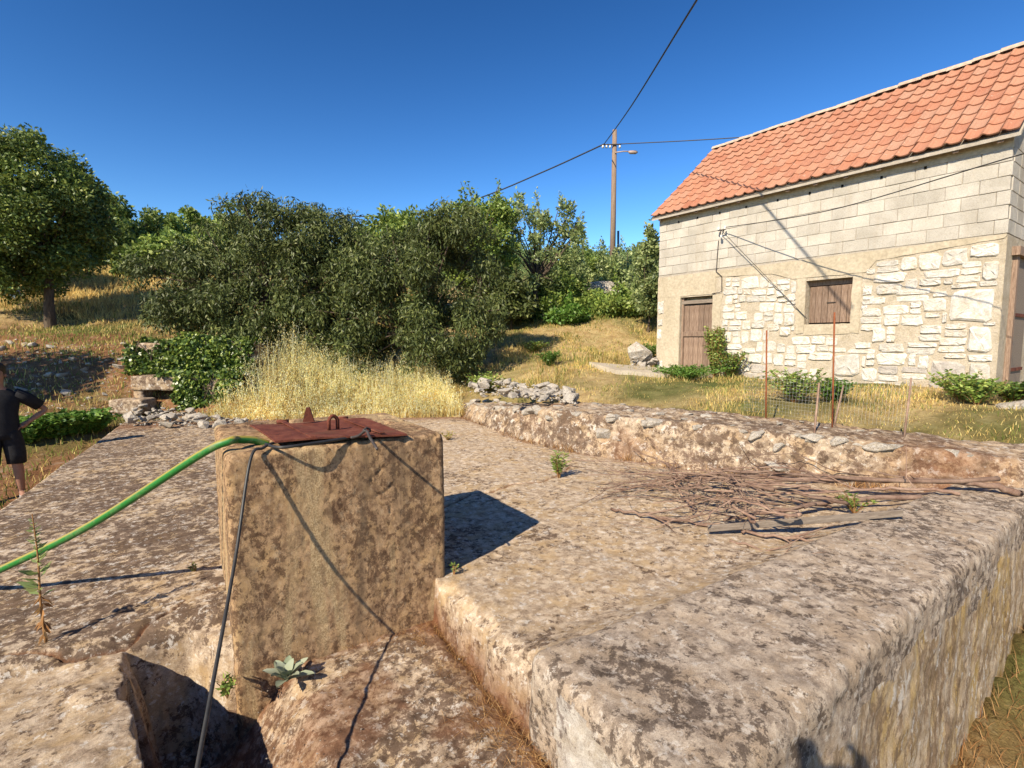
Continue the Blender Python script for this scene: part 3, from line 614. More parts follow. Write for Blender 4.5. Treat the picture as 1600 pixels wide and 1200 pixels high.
# smooth plaster beam and surrounds (each a slab a little proud of the stone)
def slab_poly(name, poly, y0, y1, mat, parent=house):
    n = len(poly); V = [(x, y0, z) for x, z in poly] + [(x, y1, z) for x, z in poly]
    F = [tuple(range(n)), tuple(range(2*n-1, n-1, -1))] + [(i, i+n, (i+1) % n+n, (i+1) % n) for i in range(n)]
    return MB().add(V, F).build(name, mat, parent)
def rough(poly, amp=.012, step=.12, seed=1):
    rr = random.Random(seed); out = []
    for i in range(len(poly)):
        a, b = poly[i], poly[(i+1) % len(poly)]; L = math.hypot(b[0]-a[0], b[1]-a[1]); k = max(1, int(L/step))
        for j in range(k):
            t = j/k; e = amp if 0 < j else 0
            out.append((a[0]+(b[0]-a[0])*t + rr.uniform(-e, e), a[1]+(b[1]-a[1])*t + rr.uniform(-e, e)))
    return out
slab_poly('ring_beam', rough([(-.004, 2.50), (1.55, 2.50), (1.56, 2.86), (2.8, 2.80), (3.2, 2.66), (4.45, 2.66), (4.6, 2.84), (HL-.02, 2.97), (HL+.004, 3.0), (HL+.004, 3.03), (-.004, 2.97)], .008), -.012, .03, M['beam'])
slab_poly('door_surround', rough([(.0, .5), (DX0-.004, .5), (DX0-.004, 2.497), (.0, 2.497)], .006), -.0105, .03, M['beam'])
slab_poly('door_surround', rough([(DX1+.004, .55), (1.70, .55), (1.72, 1.2), (1.69, 1.8), (1.74, 2.497), (DX1+.004, 2.497)], .012), -.0105, .03, M['beam'])
for pl in ([(WX0-.14, 1.60), (WX0-.004, 1.62), (WX0-.004, 2.655), (WX0-.17, 2.655)], [(WX1+.004, 1.62), (WX1+.14, 1.60), (WX1+.15, 2.655), (WX1+.004, 2.655)], [(WX0, 1.58), (WX1, 1.60), (WX1, WZ0-.004), (WX0, WZ0-.004)]):
    slab_poly('window_surround', rough(pl, .012), -.0105, .03, M['beam'])
slab_poly('cornice_plaster', rough([(0, 4.22), (HL, 4.24), (HL, 4.44), (0, 4.44)], .006), -.012, .03, M['beam'])
# concrete blocks
bmesh_full = [bevel_box('block', (.397, .06, .198), .006, 1, .003, i) for i in range(4)]
bmesh_half = [bevel_box('block', (.197, .06, .198), .006, 1, .003, 9+i) for i in range(2)]
for m_ in bmesh_full + bmesh_half: m_.materials.append(M['cblock'])
rr = random.Random(3)
for c in range(6):
    z = 3.035 + .102 + c*.204; x = .003 if c % 2 == 0 else -.20+.003
    z0shift = 0
    while x < HL - .1:
        if x < -.1: o = link('block', rr.choice(bmesh_half), None, house); o.location = (.10, .022+rr.uniform(-.002, .003), z); x += .405; continue
        if x + .40 > HL: 
            ln = HL - x - .004; o = link('block', bmesh_half[0], None, house); o.scale = (ln/.197, 1, 1); o.location = (x+ln/2, .022, z); break
        o = link('block', rr.choice(bmesh_full), None, house); o.location = (x+.2, .026+rr.uniform(-.004, .004), z + rr.uniform(-.003, .003)); x += .405
    # return on the gable side
    y = .07 if c % 2 else -.01
    for k in range(7):
        o = link('block', rr.choice(bmesh_full), None, house); o.rotation_euler = (0, 0, R(90)); o.location = (HL-.018, y+.2+.405*k, z)
    if c == 5:
        pass
MB().box((HL-.02, .03, ZB), (HL+.006, DEP, 3.03)).build('gable_plaster', M['mortar'], house)
gp = [(HL-.015, .02), (HL-.015, DEP)]
MB().add([(HL-.012, .0, 4.3), (HL-.012, DEP, 4.3), (HL-.012, 2.25, 6.45), (HL-.2, .0, 4.3), (HL-.2, DEP, 4.3), (HL-.2, 2.25, 6.45)], [(0, 1, 2), (5, 4, 3), (0, 3, 4, 1), (1, 4, 5, 2), (2, 5, 3, 0)]).build('gable_top', M['cblock'], house)
MB().add([(.012, .0, 4.3), (.012, DEP, 4.3), (.012, 2.25, 6.45), (.2, .0, 4.3), (.2, DEP, 4.3), (.2, 2.25, 6.45)], [(2, 1, 0), (3, 4, 5), (1, 4, 3, 0), (2, 5, 4, 1), (0, 3, 5, 2)]).build('gable_top', M['cblock'], house)
for k, hx in enumerate([.55, 1.05, 1.6, 2.2, 2.85, 3.45, 4.0, 4.6, 5.2]):
    MB().box((hx-.018, -.0135, 4.20), (hx+.018, .0, 4.245)).build('putlog_shade', M['dark'], house)  # near-black blocks on the plaster stand in for the shade inside small holes
# rubble stones in the lower wall
placed = []; keepouts = [(-.1, 1.74, 0, 2.52), (WX0-.17, WX1+.16, 1.56, 2.7)]
def beam_low(x): return float(np.interp(x, [0, 1.56, 1.6, 2.8, 3.2, 4.45, 4.6, HL], [2.5, 2.5, 2.84, 2.78, 2.64, 2.64, 2.82, 2.96]))
def fits(x0, x1, z0, z1, m=.001):
    if x1 > HL-.03 or z1 > min(beam_low(x0), beam_low(x1)) - .01 or z0 < .55: return False
    for a in keepouts + placed:
        if x0 < a[1]+m and x1 > a[0]-m and z0 < a[3]+m and z1 > a[2]-m: return False
    return True
def put_stone(x0, x1, z0, z1, seed, mat='wallstone', proud=None):
    rs = random.Random(seed); n = 12; ph = rs.random(); cx, cz = (x0+x1)/2, (z0+z1)/2; a, c = (x1-x0)/2, (z1-z0)/2
    pr = proud or rs.uniform(.008, .030); V = []
    for ring, (sc, yy) in enumerate(((1.0, .02), (.97, -pr*.55), (.84, -pr), (.45, -pr*1.05))):
        for k in range(n):
            an = 2*math.pi*(k+ph)/n; ca, sa = math.cos(an), math.sin(an); pw = .38
            ex = math.copysign(abs(ca)**pw, ca); ez = math.copysign(abs(sa)**pw, sa)
            rsk = random.Random(seed*100+k); j = rsk.uniform(.84, 1.07)
            V.append((ex*a*sc*j, yy + (rs.uniform(-.35, .35)*pr if ring > 1 else 0), ez*c*sc*j))
    V.append((0, -pr*1.1, 0)); F = []
    for q in range(3):
        for k in range(n): F.append((q*n+k, q*n+(k+1) % n, (q+1)*n+(k+1) % n, (q+1)*n+k))
    for k in range(n): F.append((3*n+k, 3*n+(k+1) % n, 4*n))
    o = MB().add(V, F).build('stone', M[mat], house); o.location = (cx, 0, cz)
    placed.append((x0, x1, z0, z1))
hand = [(1515, 1566, 374, 404), (1533, 1563, 407, 439), (1480, 1560, 447, 504), (1510, 1553, 510, 553), (1449, 1510, 561, 611, 1), (1513, 1549, 566, 600), (1454, 1493, 514, 535), (1431, 1488, 538, 556), (1417, 1446, 556, 589), (1300, 1347, 553, 588),
        (1468, 1515, 426, 443), (1435, 1471, 401, 421), (1409, 1433, 408, 428), (1340, 1371, 430, 444), (1373, 1408, 430, 447), (1416, 1462, 422, 442), (1340, 1370, 448, 460), (1435, 1480, 446, 462), (1402, 1447, 514, 536), (1375, 1397, 516, 536), (1340, 1369, 518, 538), (1355, 1412, 542, 574),
        (1150, 1167, 431, 452), (1195, 1222, 430, 446), (1166, 1185, 450, 465), (1153, 1175, 466, 488), (1195, 1228, 464, 485), (1147, 1166, 498, 512), (1193, 1214, 492, 511), (1160, 1188, 523, 546), (1190, 1218, 530, 547), (1120, 1131, 493, 512), (1242, 1270, 530, 547), (1275, 1292, 529, 548), (1212, 1248, 551, 565), (1252, 1273, 552, 566), (1172, 1210, 551, 569)]
for i, hnd in enumerate(hand[:6] + hand[9:10]):
    xa, za = fac(hnd[0], hnd[3]); xb, zb = fac(hnd[1], hnd[2])
    x0, x1 = min(xa, xb), min(max(xa, xb), HL-.03)
    if za > zb: za, zb = zb, za
    zb = min(zb, beam_low(x0)-.01, beam_low(x1)-.01)
    put_stone(x0, x1, za, zb, 1000+i, 'greystone' if len(hnd) > 4 else 'wallstone', .03)
rr = random.Random(17); sid = 0
def trim(c, blockers):
    """cut a course cell back so that it clears what is already there; None when too little is left"""
    for _ in range(4):
        hit = None
        for q in blockers:
            if c[0] < q[1]-.004 and c[1] > q[0]+.004 and c[2] < q[3]-.004 and c[3] > q[2]+.004: hit = q; break
        if hit is None: return c
        opts = [(c[0], hit[0], c[2], c[3]), (hit[1], c[1], c[2], c[3]), (c[0], c[1], c[2], hit[2]), (c[0], c[1], hit[3], c[3])]
        opts = [o for o in opts if o[1]-o[0] > .06 and o[3]-o[2] > .045]
        if not opts: return None
        c = max(opts, key=lambda o: (o[1]-o[0])*(o[3]-o[2]))
    return None
base_blk = keepouts + list(placed)
hs_ = [rr.uniform(.7, 1.35) for _ in range(11)]; tot = sum(hs_); lev = [0]
for q in hs_: lev.append(lev[-1] + q/tot)
for r_ in range(11):
    x = 1.66 + rr.uniform(0, .15)
    while x < HL-.1:
        w_ = rr.choice([rr.uniform(.12, .22), rr.uniform(.2, .36), rr.uniform(.3, .5)]); x1 = min(x+w_, HL-.035); xm = (x+x1)/2; tp = beam_low(xm)-.012
        wob = .035*math.sin(xm*2.3+r_*1.7) + .02*math.sin(xm*6.1+r_*.9)
        z0 = .58 + (tp-.58)*lev[r_] + (wob if r_ > 0 else 0); z1 = .58 + (tp-.58)*lev[r_+1] + ((.035*math.sin(xm*2.3+(r_+1)*1.7) + .02*math.sin(xm*6.1+(r_+1)*.9)) if r_ < 10 else 0)
        cells = [(x, x1, z0, z1)]
        if z1-z0 > .17 and rr.random() < .3: zm = z0+(z1-z0)*rr.uniform(.4, .6); cells = [(x, x1, z0, zm), (x, x1, zm, z1)]
        elif x1-x > .34 and rr.random() < .25: cells = [(x, xm, z0, z1), (xm, x1, z0, z0+(z1-z0)*.5), (xm, x1, z0+(z1-z0)*.5, z1)]
        for c in cells:
            c = trim(c, base_blk)
            if c is None or c[1]-c[0] < .06 or c[3]-c[2] < .045: continue
            if rr.random() < .06: continue
            g_ = .004; put_stone(c[0]+g_, c[1]-g_, c[2]+g_, c[3]-g_, 5000+sid, 'greystone' if c[2] < .95 and rr.random() < .5 else 'wallstone'); sid += 1
        x = x1
for i, (x0, x1, z0, z1) in enumerate([(.01, .2, 2.1, 2.42), (.0, .14, 1.5, 1.75), (.02, .2, .75, .98), (.3, .5, .66, .85), (.02, .17, 1.82, 1.98)]): put_stone(x0, x1, z0, z1, 9000+i, 'wallstone', .03)
# door
door = MB().box((DX0+.05, .13, DZ0+.01), (DX1-.02, .15, DZ1-.16)).build('door', M['dark'], house)
rr = random.Random(8); nx_ = 6; x = DX0+.052; wdt = (DX1-.02-DX0-.052)/nx_
for (z0, z1) in ((DZ0+.015, 1.60), (1.62, DZ1-.17)):
    for k in range(nx_):
        me = bevel_box('plank', (wdt-.008, .022, z1-z0-rr.uniform(0, .03)), .004, 1, .002, rr.randrange(999)); o = link('plank', me, M['wood'], door); o.location = (x+wdt*(k+.5), .115+rr.uniform(-.003, .003), (z0+z1)/2)
o = link('rail', bevel_box('rail', (DX1-DX0-.06, .035, .115), .006), M['wood'], door); o.location = ((DX0+DX1)/2+.02, .088, 1.62); o.rotation_euler = (R(90), 0, 0); o.scale = (1, 1, 1); o.rotation_euler = (0, 0, 0)
MB().tube([(DX1-.10, .10, 1.50), (DX1-.10, .075, 1.50), (DX1-.10, .075, 1.40), (DX1-.10, .10, 1.40)], .008, 6).build('handle', M['darkiron'], door)
for (a, b_) in (((DX0+.002, .06, DZ0), (DX0+.05, .16, DZ1-.002)),):
    MB().box(a, b_).build('door_frame', M['wood'], house)
MB().box((DX0+.004, .055, DZ1-.155), (DX1-.004, .12, DZ1-.075)).build('lintel_board', M['greywood'], house)
MB().box((DX0-.05, -.06, DZ0-.12), (DX1+.05, .2, DZ0-.004)).build('threshold', M['path'], house)
# window shutters
win = MB().box((WX0+.012, .16, WZ0+.012), (WX1-.012, .18, WZ1-.10)).build('shutter', M['dark'], house)
n_ = 7; wdt = (WX1-WX0-.03)/n_
for k in range(n_):
    o = link('plank', bevel_box('plank', (wdt-.006, .02, WZ1-WZ0-.14), .004, 1, .002, k), M['wood'], win); o.location = (WX0+.015+wdt*(k+.5), .145+rr.uniform(-.003, .003), (WZ0+WZ1)/2-.04)
MB().tube([(WX0+.33, .125, 2.18), (WX0+.48, .125, 2.18)], .008, 6).build('bolt', M['darkiron'], win)
MB().box((WX0+.004, .12, WZ1-.098), (WX1-.004, .17, WZ1-.004)).build('window_lintel', M['wood'], house)
# gable door frame at the corner
g = MB().box((HL+.008, .42, .72), (HL+.07, .52, 2.75)).build('gable_door_frame', M['wood'], house)
MB().box((HL+.008, .34, 2.75), (HL+.10, 1.5, 2.88)).build('gable_lintel', M['wood'], house)
MB().box((HL+.009, .54, .75), (HL+.03, 1.4, 2.74)).build('gable_door', M['greywood'], house)
for z in (1.0, 1.85): MB().box((HL+.03, .54, z), (HL+.05, 1.4, z+.05)).build('gable_door_rail', M['rust'], house)
# roof
EY, EZ, RY, RZ = -.20, 4.44, 2.25, 6.52
SL = math.hypot(RY-EY, RZ-EZ); PA = math.atan2(RZ-EZ, RY-EY)
roof = MB().add([(-.10, EY+.03, EZ-.05), (HL+.10, EY+.03, EZ-.05), (HL+.10, RY, RZ-.04), (-.10, RY, RZ-.04), (HL+.10, 2*RY-EY, EZ-.05), (-.10, 2*RY-EY, EZ-.05),
                 (-.10, EY+.03, EZ-.10), (HL+.10, EY+.03, EZ-.10), (HL+.10, RY, RZ-.10), (-.10, RY, RZ-.10), (HL+.10, 2*RY-EY, EZ-.10), (-.10, 2*RY-EY, EZ-.10)],
                [(0, 1, 2, 3), (3, 2, 4, 5), (9, 8, 7, 6), (11, 10, 8, 9), (0, 6, 7, 1), (1, 7, 8, 2), (2, 8, 10, 4), (3, 9, 6, 0), (5, 11, 9, 3)]).build('roof', M['joint'], house)
def tile_mesh():
    wv, lv = .218, .40
    prof = [(0, .010), (.014, .032), (.034, .040), (.054, .031), (.075, .013), (.105, .004), (.140, .002), (.180, .004), (.204, .010), (.222, .026)]
    V = []; n = len(prof)
    for (yy, dz) in ((0, 0), (lv, 0)):
        for (px, pz) in prof: V.append((px - wv/2, yy, pz + dz))
    for (px, pz) in prof: V.append((px - wv/2, .004, pz - .022))
    F = [(k, k+1, n+k+1, n+k) for k in range(n-1)] + [(2*n+k, 2*n+k+1, k+1, k) for k in range(n-1)]
    me = bpy.data.meshes.new('tile'); me.from_pydata(V, [], F); me.materials.append(M['tile']); return me
tm = tile_mesh(); rows, cols = 10, 30; exp_ = (SL-.06)/rows; cw = (HL+.20)/cols; rr = random.Random(2)
for r_ in range(rows):
    for c in range(cols):
        o = link('tile', tm, None, roof); d = r_*exp_ - .02
        tilt = PA - math.asin(.028/.40)
        o.location = (-.10 + cw*(c+.5) + rr.uniform(-.003, .003), EY + math.cos(PA)*d - math.sin(PA)*.012, EZ + math.sin(PA)*d + math.cos(PA)*.012 + rr.uniform(-.003, .003))
        o.rotation_euler = (tilt + rr.uniform(-.008, .008), rr.uniform(-.012, .012), rr.uniform(-.014, .014) + (rr.uniform(-.09, .09) if rr.random() < .05 else 0)); o.scale = (cw/.218, 1, 1)
        o.location.z += .012*math.sin(o.location.x*1.1+.4)*(r_/rows) - .018*math.sin(math.pi*r_/rows)
rm_ = MB(); V = []; F = []
for i, t in enumerate((0, 1)):
    for k in range(9):
        a = math.pi*k/8; rad = .105 - .012*t; V.append((.40*t, math.cos(a)*rad, math.sin(a)*rad*.85))
F = [(k, k+1, 9+k+1, 9+k) for k in range(8)] + [tuple(range(8, -1, -1))]
rmm = bpy.data.meshes.new('ridge_tile'); rmm.from_pydata(V, [], F); rmm.materials.append(M['ridge'])
for k in range(17):
    o = link('ridge_tile', rmm, None, roof); o.location = (-.10+k*.375, RY, RZ-.035 + rr.uniform(-.012, .012)); o.rotation_euler = (rr.uniform(-.06, .06), rr.uniform(-.03, .03), rr.uniform(-.03, .03)); o.scale = (1.02, 1.12, 1.1)
MB().box((-.09, EY+.02, EZ-.045), (HL*.70, EY+.045, EZ-.005)).build('fascia_board', M['greywood'], house)
for k in range(13):
    x = .1 + k*.5
    MB().add([(x-.035, EY+.06, EZ-.13), (x+.035, EY+.06, EZ-.13), (x+.035, .05, EZ+.085), (x-.035, .05, EZ+.085), (x-.035, EY+.06, EZ-.06), (x+.035, EY+.06, EZ-.06), (x+.035, .05, EZ+.155), (x-.035, .05, EZ+.155)],
             [(3, 2, 1, 0), (0, 1, 5, 4), (1, 2, 6, 5), (3, 0, 4, 7)]).build('rafter_end', M['wood'], house)
# cable bracket on the wall
bx, bz = fac(1131, 360)
br = MB().tube([(bx, .02, bz), (bx, -.12, bz), (bx, -.12, bz-.16)], .014, 6).tube([(bx-.06, -.12, bz-.01), (bx+.12, -.12, bz-.01)], .012, 6).build('cable_bracket', M['darkiron'], house)
for (dx, dz) in ((-.05, .035), (.10, .03), (.02, -.14)):
    MB().tube([(bx+dx, -.12, bz+dz-.04), (bx+dx, -.12, bz+dz-.02), (bx+dx, -.12, bz+dz), (bx+dx, -.12, bz+dz+.03)], [.02, .028, .018, .022], 8).build('insulator', M['white'], br, True)
zz = [(1124, 376), (1122, 400), (1121, 418), (1120, 424), (1129, 432), (1129, 455), (1126, 457), (1114, 459)]
wpts = [(fac(*p)[0], -.03, fac(*p)[1]) for p in zz]; MB().tube(wpts, .009, 6).build('down_lead', M['darkiron'], house)

# ------------------------------------------------------------------ overhead wires, pole
PY = 22.0
pb = at_y(956, 470, PY); ptop = at_y(956, 203, PY); pz0 = float(H(np.array([pb[0]]), np.array([PY]))[0])
pole = thing('utility_pole', 'tall weathered wooden utility pole with a street lamp arm', 'pole', (pb[0], PY, pz0-.2))
Lp = ptop[2]-pz0+.2; MB().tube([(0, 0, 0), (0, 0, Lp*.5), (0, 0, Lp)], [.125, .11, .09], 12).build('post', M['pole'], pole, True)
za = at_y(956, 240, PY)[2]-pz0+.2
MB().tube([(0, -.12, za), (.35, -.14, za+.04), (.62, -.15, za+.03)], .025, 8).build('lamp_arm', M['lampmetal'], pole, True)
MB().tube([(.55, -.15, za+.03), (.62, -.15, za+.0), (.85, -.15, za+.0), (.93, -.15, za+.0)], [.03, .07, .075, .03], 10).build('lamp_head', M['lampmetal'], pole, True)
zc = at_y(956, 228, PY)[2]-pz0+.2
MB().tube([(-.55, -.12, zc), (.25, -.12, zc+.02)], .03, 8).build('cross_bar', M['darkiron'], pole)
for dx in (-.5, -.35, -.2, .2): MB().tube([(dx, -.12, zc-.12), (dx, -.12, zc-.02)], [.05, .03], 8).build('insulator', M['white'], pole, True)
s2 = at_y(965, 360, PY+.5)
tag(MB().tube([(at_y(966, 450, PY+.6)[0], PY+.6, pz0-.2), (at_y(966, 360, PY+.6)[0], PY+.6, s2[2])], .05, 8).build('metal_post', M['wire'], None, True), 'thin pale metal post standing beside the utility pole', 'post')
def wire(name, pts, rad, label, n=10):
    return tag(MB().tube(spline(pts, n), rad, 6).build(name, M['rubber'], None, True), label, 'wire')
pt = Vector((pb[0]-.45, PY-.12, pz0-.2+zc+.03))
ov = Vector(at_y(1095, -10, 9.0))
wire('overhead_wire', [pt, pt.lerp(ov, .5)-Vector((0, 0, .12)), ov, ov + (ov-pt)*.35], .019, 'thick black overhead wire climbing from the utility pole past the roof')
lf = Vector(at_y(560, 338, 30)); mid = pt.lerp(lf, .5)
wire('overhead_wire', [pt, Vector(at_y(850, 268, 23.7)), Vector(at_y(750, 309, 25.8)), Vector(at_y(660, 333, 28)), lf, Vector(at_y(430, 330, 34))], .03, 'black overhead wire sagging from the utility pole behind the treetops')
pr_ = Vector((pb[0]+.15, PY-.12, pz0-.2+zc+.03)); wr = Vector(at_y(1215, 211, 19)); wire('overhead_wire', [pr_, pr_.lerp(wr, .5)-Vector((0, 0, .02)), wr, wr+(wr-pr_)*.6], .018, 'thin black wire from the utility pole to behind the house roof')
hb = house_pt(bx+.10, -.12, bz+.03); he = Vector(at_y(1600, 240, 6.1)); wire('service_wire', [hb, hb.lerp(he, .5)-Vector((0, 0, .14)), he, he+(he-hb)*.25], .0075, 'thin black service wire running from the wall bracket along the house front')
w0 = fac(1262, 498); ha = house_pt(bx+.02, -.12, bz-.02); hbv = house_pt(w0[0], -.03, w0[1])
wire('service_wire', [ha, ha.lerp(hbv, .5), hbv], .0065, 'thin dark strand slanting from the wall bracket down to the window')  # diagonal line modelled as a thin tube from bracket to window

# ------------------------------------------------------------------ vegetation helpers
def unit(v): return v/np.maximum(np.linalg.norm(v, axis=1, keepdims=True), 1e-9)
def leaf_mesh(name, C, D, L, W, rng, fold=.15):
    N = len(C); D = unit(D); r = rng.normal(size=(N, 3)); Sd = unit(np.cross(D, r)); Nn = np.cross(D, Sd)
    L = np.broadcast_to(L, (N,))[:, None]; W = np.broadcast_to(W, (N,))[:, None]
    mid = C + D*L*.45
    V = np.stack([C, mid + Sd*W*.5 + Nn*W*fold, C + D*L, mid - Sd*W*.5 + Nn*W*fold], 1).reshape(-1, 3)
    b = np.arange(N)[:, None]*4
    return mesh_np(name, V, b + np.array([[0, 1, 2, 3]]))
def clump_points(ells, nclump, rng, rmin, rmax, shell=.45):
    vol = np.array([e[3]*e[4]*e[5] for e in ells])**.8; pick = rng.choice(len(ells), nclump, p=vol/vol.sum())
    E_ = np.array(ells)[pick]; d = unit(rng.normal(size=(nclump, 3))); rad = rng.uniform(shell, 1.0, nclump)**.6
    C = E_[:, :3] + d*E_[:, 3:6]*rad[:, None]
    return C, rng.uniform(rmin, rmax, nclump), d
def foliage(C, Rr, nleaf, rng, down=.3, out=.5):
    k = rng.choice(len(C), nleaf, p=(Rr**2)/(Rr**2).sum())
    off = unit(rng.normal(size=(nleaf, 3)))*(rng.random(nleaf)**.45)[:, None]*Rr[k][:, None]*np.array([1, 1, .8])
    D = unit(rng.normal(size=(nleaf, 3))) + unit(off)*out; D[:, 2] -= down*rng.uniform(.5, 1.5, nleaf)
    return C[k] + off, D
def ell(px, py, Y, rx, rz, ry):
    c = at_y(px, py, Y); k = Y/FPX; return (c[0], c[1], c[2], rx*k, ry, rz*k)
def gz(x, y): return float(H(np.array([x]), np.array([y]))[0])
def tree(name, label, base, ells, nclump, nleaf, leaf, mat, trunk_r=.12, rc=(.25, .5), down=.3, out=.5, seed=1, group=None, cat='tree', twigs=40, extra=None, trunk_top=None, shoots=0):
    rng = np.random.default_rng(seed); bx_, by_ = base; z0 = gz(bx_, by_) - .08
    t = thing(name, label, cat, (bx_, by_, z0), 0, group); O = np.array([bx_, by_, z0])
    C, Rr, d = clump_points(ells, nclump, rng, *rc)
    C[:, 2] = np.maximum(C[:, 2], z0 + .25)
    if shoots:
        ts = np.argsort(-C[:, 2])[:shoots*3]; ts = rng.choice(ts, shoots, replace=False)
        up = []; ur = []
        for i in ts:
            Ls = rng.uniform(.5, 1.3); dv = np.array([rng.normal(0, .25), rng.normal(0, .25), 1.0])
            for q in np.linspace(.2, 1, 7): up.append(C[i] + dv*Ls*q); ur.append(.16*(1.15-q))
        C = np.concatenate([C, np.array(up)]); Rr = np.concatenate([Rr, np.array(ur)])
    P, D = foliage(C, Rr, nleaf, rng, down, out)
    L = rng.uniform(leaf[0]*.7, leaf[0]*1.25, nleaf); Wd = L*leaf[1]
    link('crown', leaf_mesh('crown', P - O, D, L, Wd, rng), mat, t)
    cc = np.mean([e[:3] for e in ells], axis=0)
    tt = np.array(trunk_top) if trunk_top is not None else O + (cc-O)*np.array([.35, .35, .62])
    if trunk_r:
        pts = spline([(0, 0, 0), tuple((tt-O)*np.array([.25, .25, .4]) + rng.normal(0, .05, 3)), tuple(tt-O)], 5)
        MB().tube(pts, list(np.linspace(trunk_r*1.25, trunk_r*.6, len(pts))), 9).build('trunk', M['bark'], t, True)
    mb = MB(); idx = rng.choice(len(C), min(twigs, len(C)), replace=False)
    for i in idx:
        a = (tt-O)*rng.uniform(.75, 1.0); e = C[i]-O; m = (a+e)/2 + rng.normal(0, .12, 3) + np.array([0, 0, .1])
        r0 = max(trunk_r, .05)*rng.uniform(.2, .4)
        mb.tube(spline([tuple(a), tuple(m), tuple(e)], 3), list(np.linspace(r0, .008, 7)), 5, False)
    if mb.V: mb.build('limb', M['bark'], t, True)
    return t
# left round tree and its neighbours
p = on_z(0, 0); k15 = 15.
tb = at_y(79, 512, 15.0)
tree('broadleaf_tree', 'round dense dark green broadleaf tree on the dry left hillside', (tb[0], 15.0), [ell(50, 320, 15, 88, 95, 1.8), ell(20, 340, 15, 110, 110, 1.9), ell(90, 350, 15, 48, 78, 1.5), ell(60, 265, 15, 62, 50, 1.3), ell(-50, 330, 14.6, 90, 100, 1.6), ell(80, 420, 15, 54, 32, 1.2), ell(10, 425, 15, 90, 35, 1.4)],
     230, 62000, (.115, .5), M['walnut'], .13, (.2, .58), .25, .6, 21, 'trees on the left hillside', twigs=50, trunk_top=at_y(78, 400, 15))
tb = at_y(53, 472, 18.0)
tree('broadleaf_tree', 'broadleaf tree with a thick trunk behind the round left tree', (tb[0], 18.0), [ell(-25, 350, 18.3, 50, 45, 1.0), ell(30, 365, 18.3, 40, 34, .9)], 50, 8000, (.17, .55), M['walnut'], .26, (.35, .6), .25, .6, 22, 'trees on the left hillside', trunk_top=at_y(52, 380, 18))
tree('broadleaf_tree', 'smooth crowned darker tree between the round tree and the almond thicket', (at_y(205, 420, 25)[0], 25), [ell(205, 355, 25, 32, 46, 1.6), ell(190, 385, 25, 40, 35, 1.6), ell(222, 380, 25, 30, 34, 1.4)], 60, 11000, (.17, .6), M['walnut'], .16, (.3, .55), .2, .6, 23, 'trees on the left hillside')
for i, (px, py, Y, rx, rz) in enumerate([(262, 375, 29, 34, 34), (305, 365, 31, 40, 34), (350, 352, 33, 42, 34), (255, 402, 23, 36, 22), (300, 395, 24, 40, 26), (150, 330, 31, 40, 40), (-60, 360, 26, 80, 70), (196, 398, 24.5, 42, 30), (238, 420, 22.5, 34, 22)]):
    tree('background_tree', ['light green tree rising behind the left edge of the almond thicket', 'light green tree rising behind the left edge of the almond thicket', 'light green tree rising behind the left edge of the almond thicket', 'low light green bush above the dry hillside grass', 'low light green bush above the dry hillside grass', 'distant tree showing behind the round tree', 'broad tree behind the thick trunked tree', 'dark bush below the smooth crowned tree', 'dark low bush at the left foot of the almond thicket'][i], (at_y(px, py, Y)[0], Y), [ell(px, py, Y, rx, rz, 1.6), ell(px+rx*.5, py+rz*.4, Y, rx*.6, rz*.7, 1.3), ell(px-rx*.5, py+rz*.4, Y, rx*.6, rz*.7, 1.3)], 50, 8000, (.2, .6), M['fresh'] if i < 5 else M['walnut'], .12, (.3, .5), .2, .6, 30+i, 'trees behind the almond thicket')
# almond thicket
ab = at_y(420, 600, 13.0)
tree('almond_tree', 'wide almond tree with dull drooping narrow leaves above the ivy wall', (ab[0], 13.0), [ell(320, 440, 13, 88, 72, 1.5), ell(400, 405, 13, 90, 78, 1.6), ell(470, 430, 13, 90, 95, 1.6), ell(520, 430, 13, 50, 95, 1.3), ell(300, 480, 12.8, 60, 40, 1.2), ell(400, 490, 12.6, 110, 60, 1.4), ell(500, 520, 12.6, 70, 60, 1.2), ell(352, 340, 13, 30, 22, .7), ell(395, 325, 13, 22, 16, .6), ell(460, 335, 13, 36, 26, .8), ell(515, 340, 13, 26, 24, .7), ell(545, 355, 13, 18, 20, .6)],
     270, 62000, (.125, .27), M['almond'], .14, (.2, .5), .95, .25, 41, 'almond trees', twigs=70, shoots=0)
ab = at_y(660, 600, 12.4)
tree('almond_tree', 'almond tree with dull drooping narrow leaves behind the dry oat grass', (ab[0], 12.4), [ell(640, 430, 12.4, 75, 78, 1.4), ell(715, 430, 12.4, 70, 88, 1.4), ell(590, 470, 12.4, 50, 80, 1.2), ell(690, 520, 12.0, 75, 62, 1.2), ell(700, 570, 11.8, 38, 35, .6), ell(600, 550, 12.0, 70, 45, 1.0), ell(750, 490, 12.2, 42, 38, .8), ell(690, 355, 12.4, 34, 26, .8), ell(735, 350, 12.4, 22, 24, .6), ell(545, 500, 12.2, 55, 90, 1.1), ell(545, 420, 12.8, 40, 60, .9)],
     250, 58000, (.12, .27), M['almond'], .13, (.2, .46), .95, .25, 42, 'almond trees', twigs=70, shoots=0)
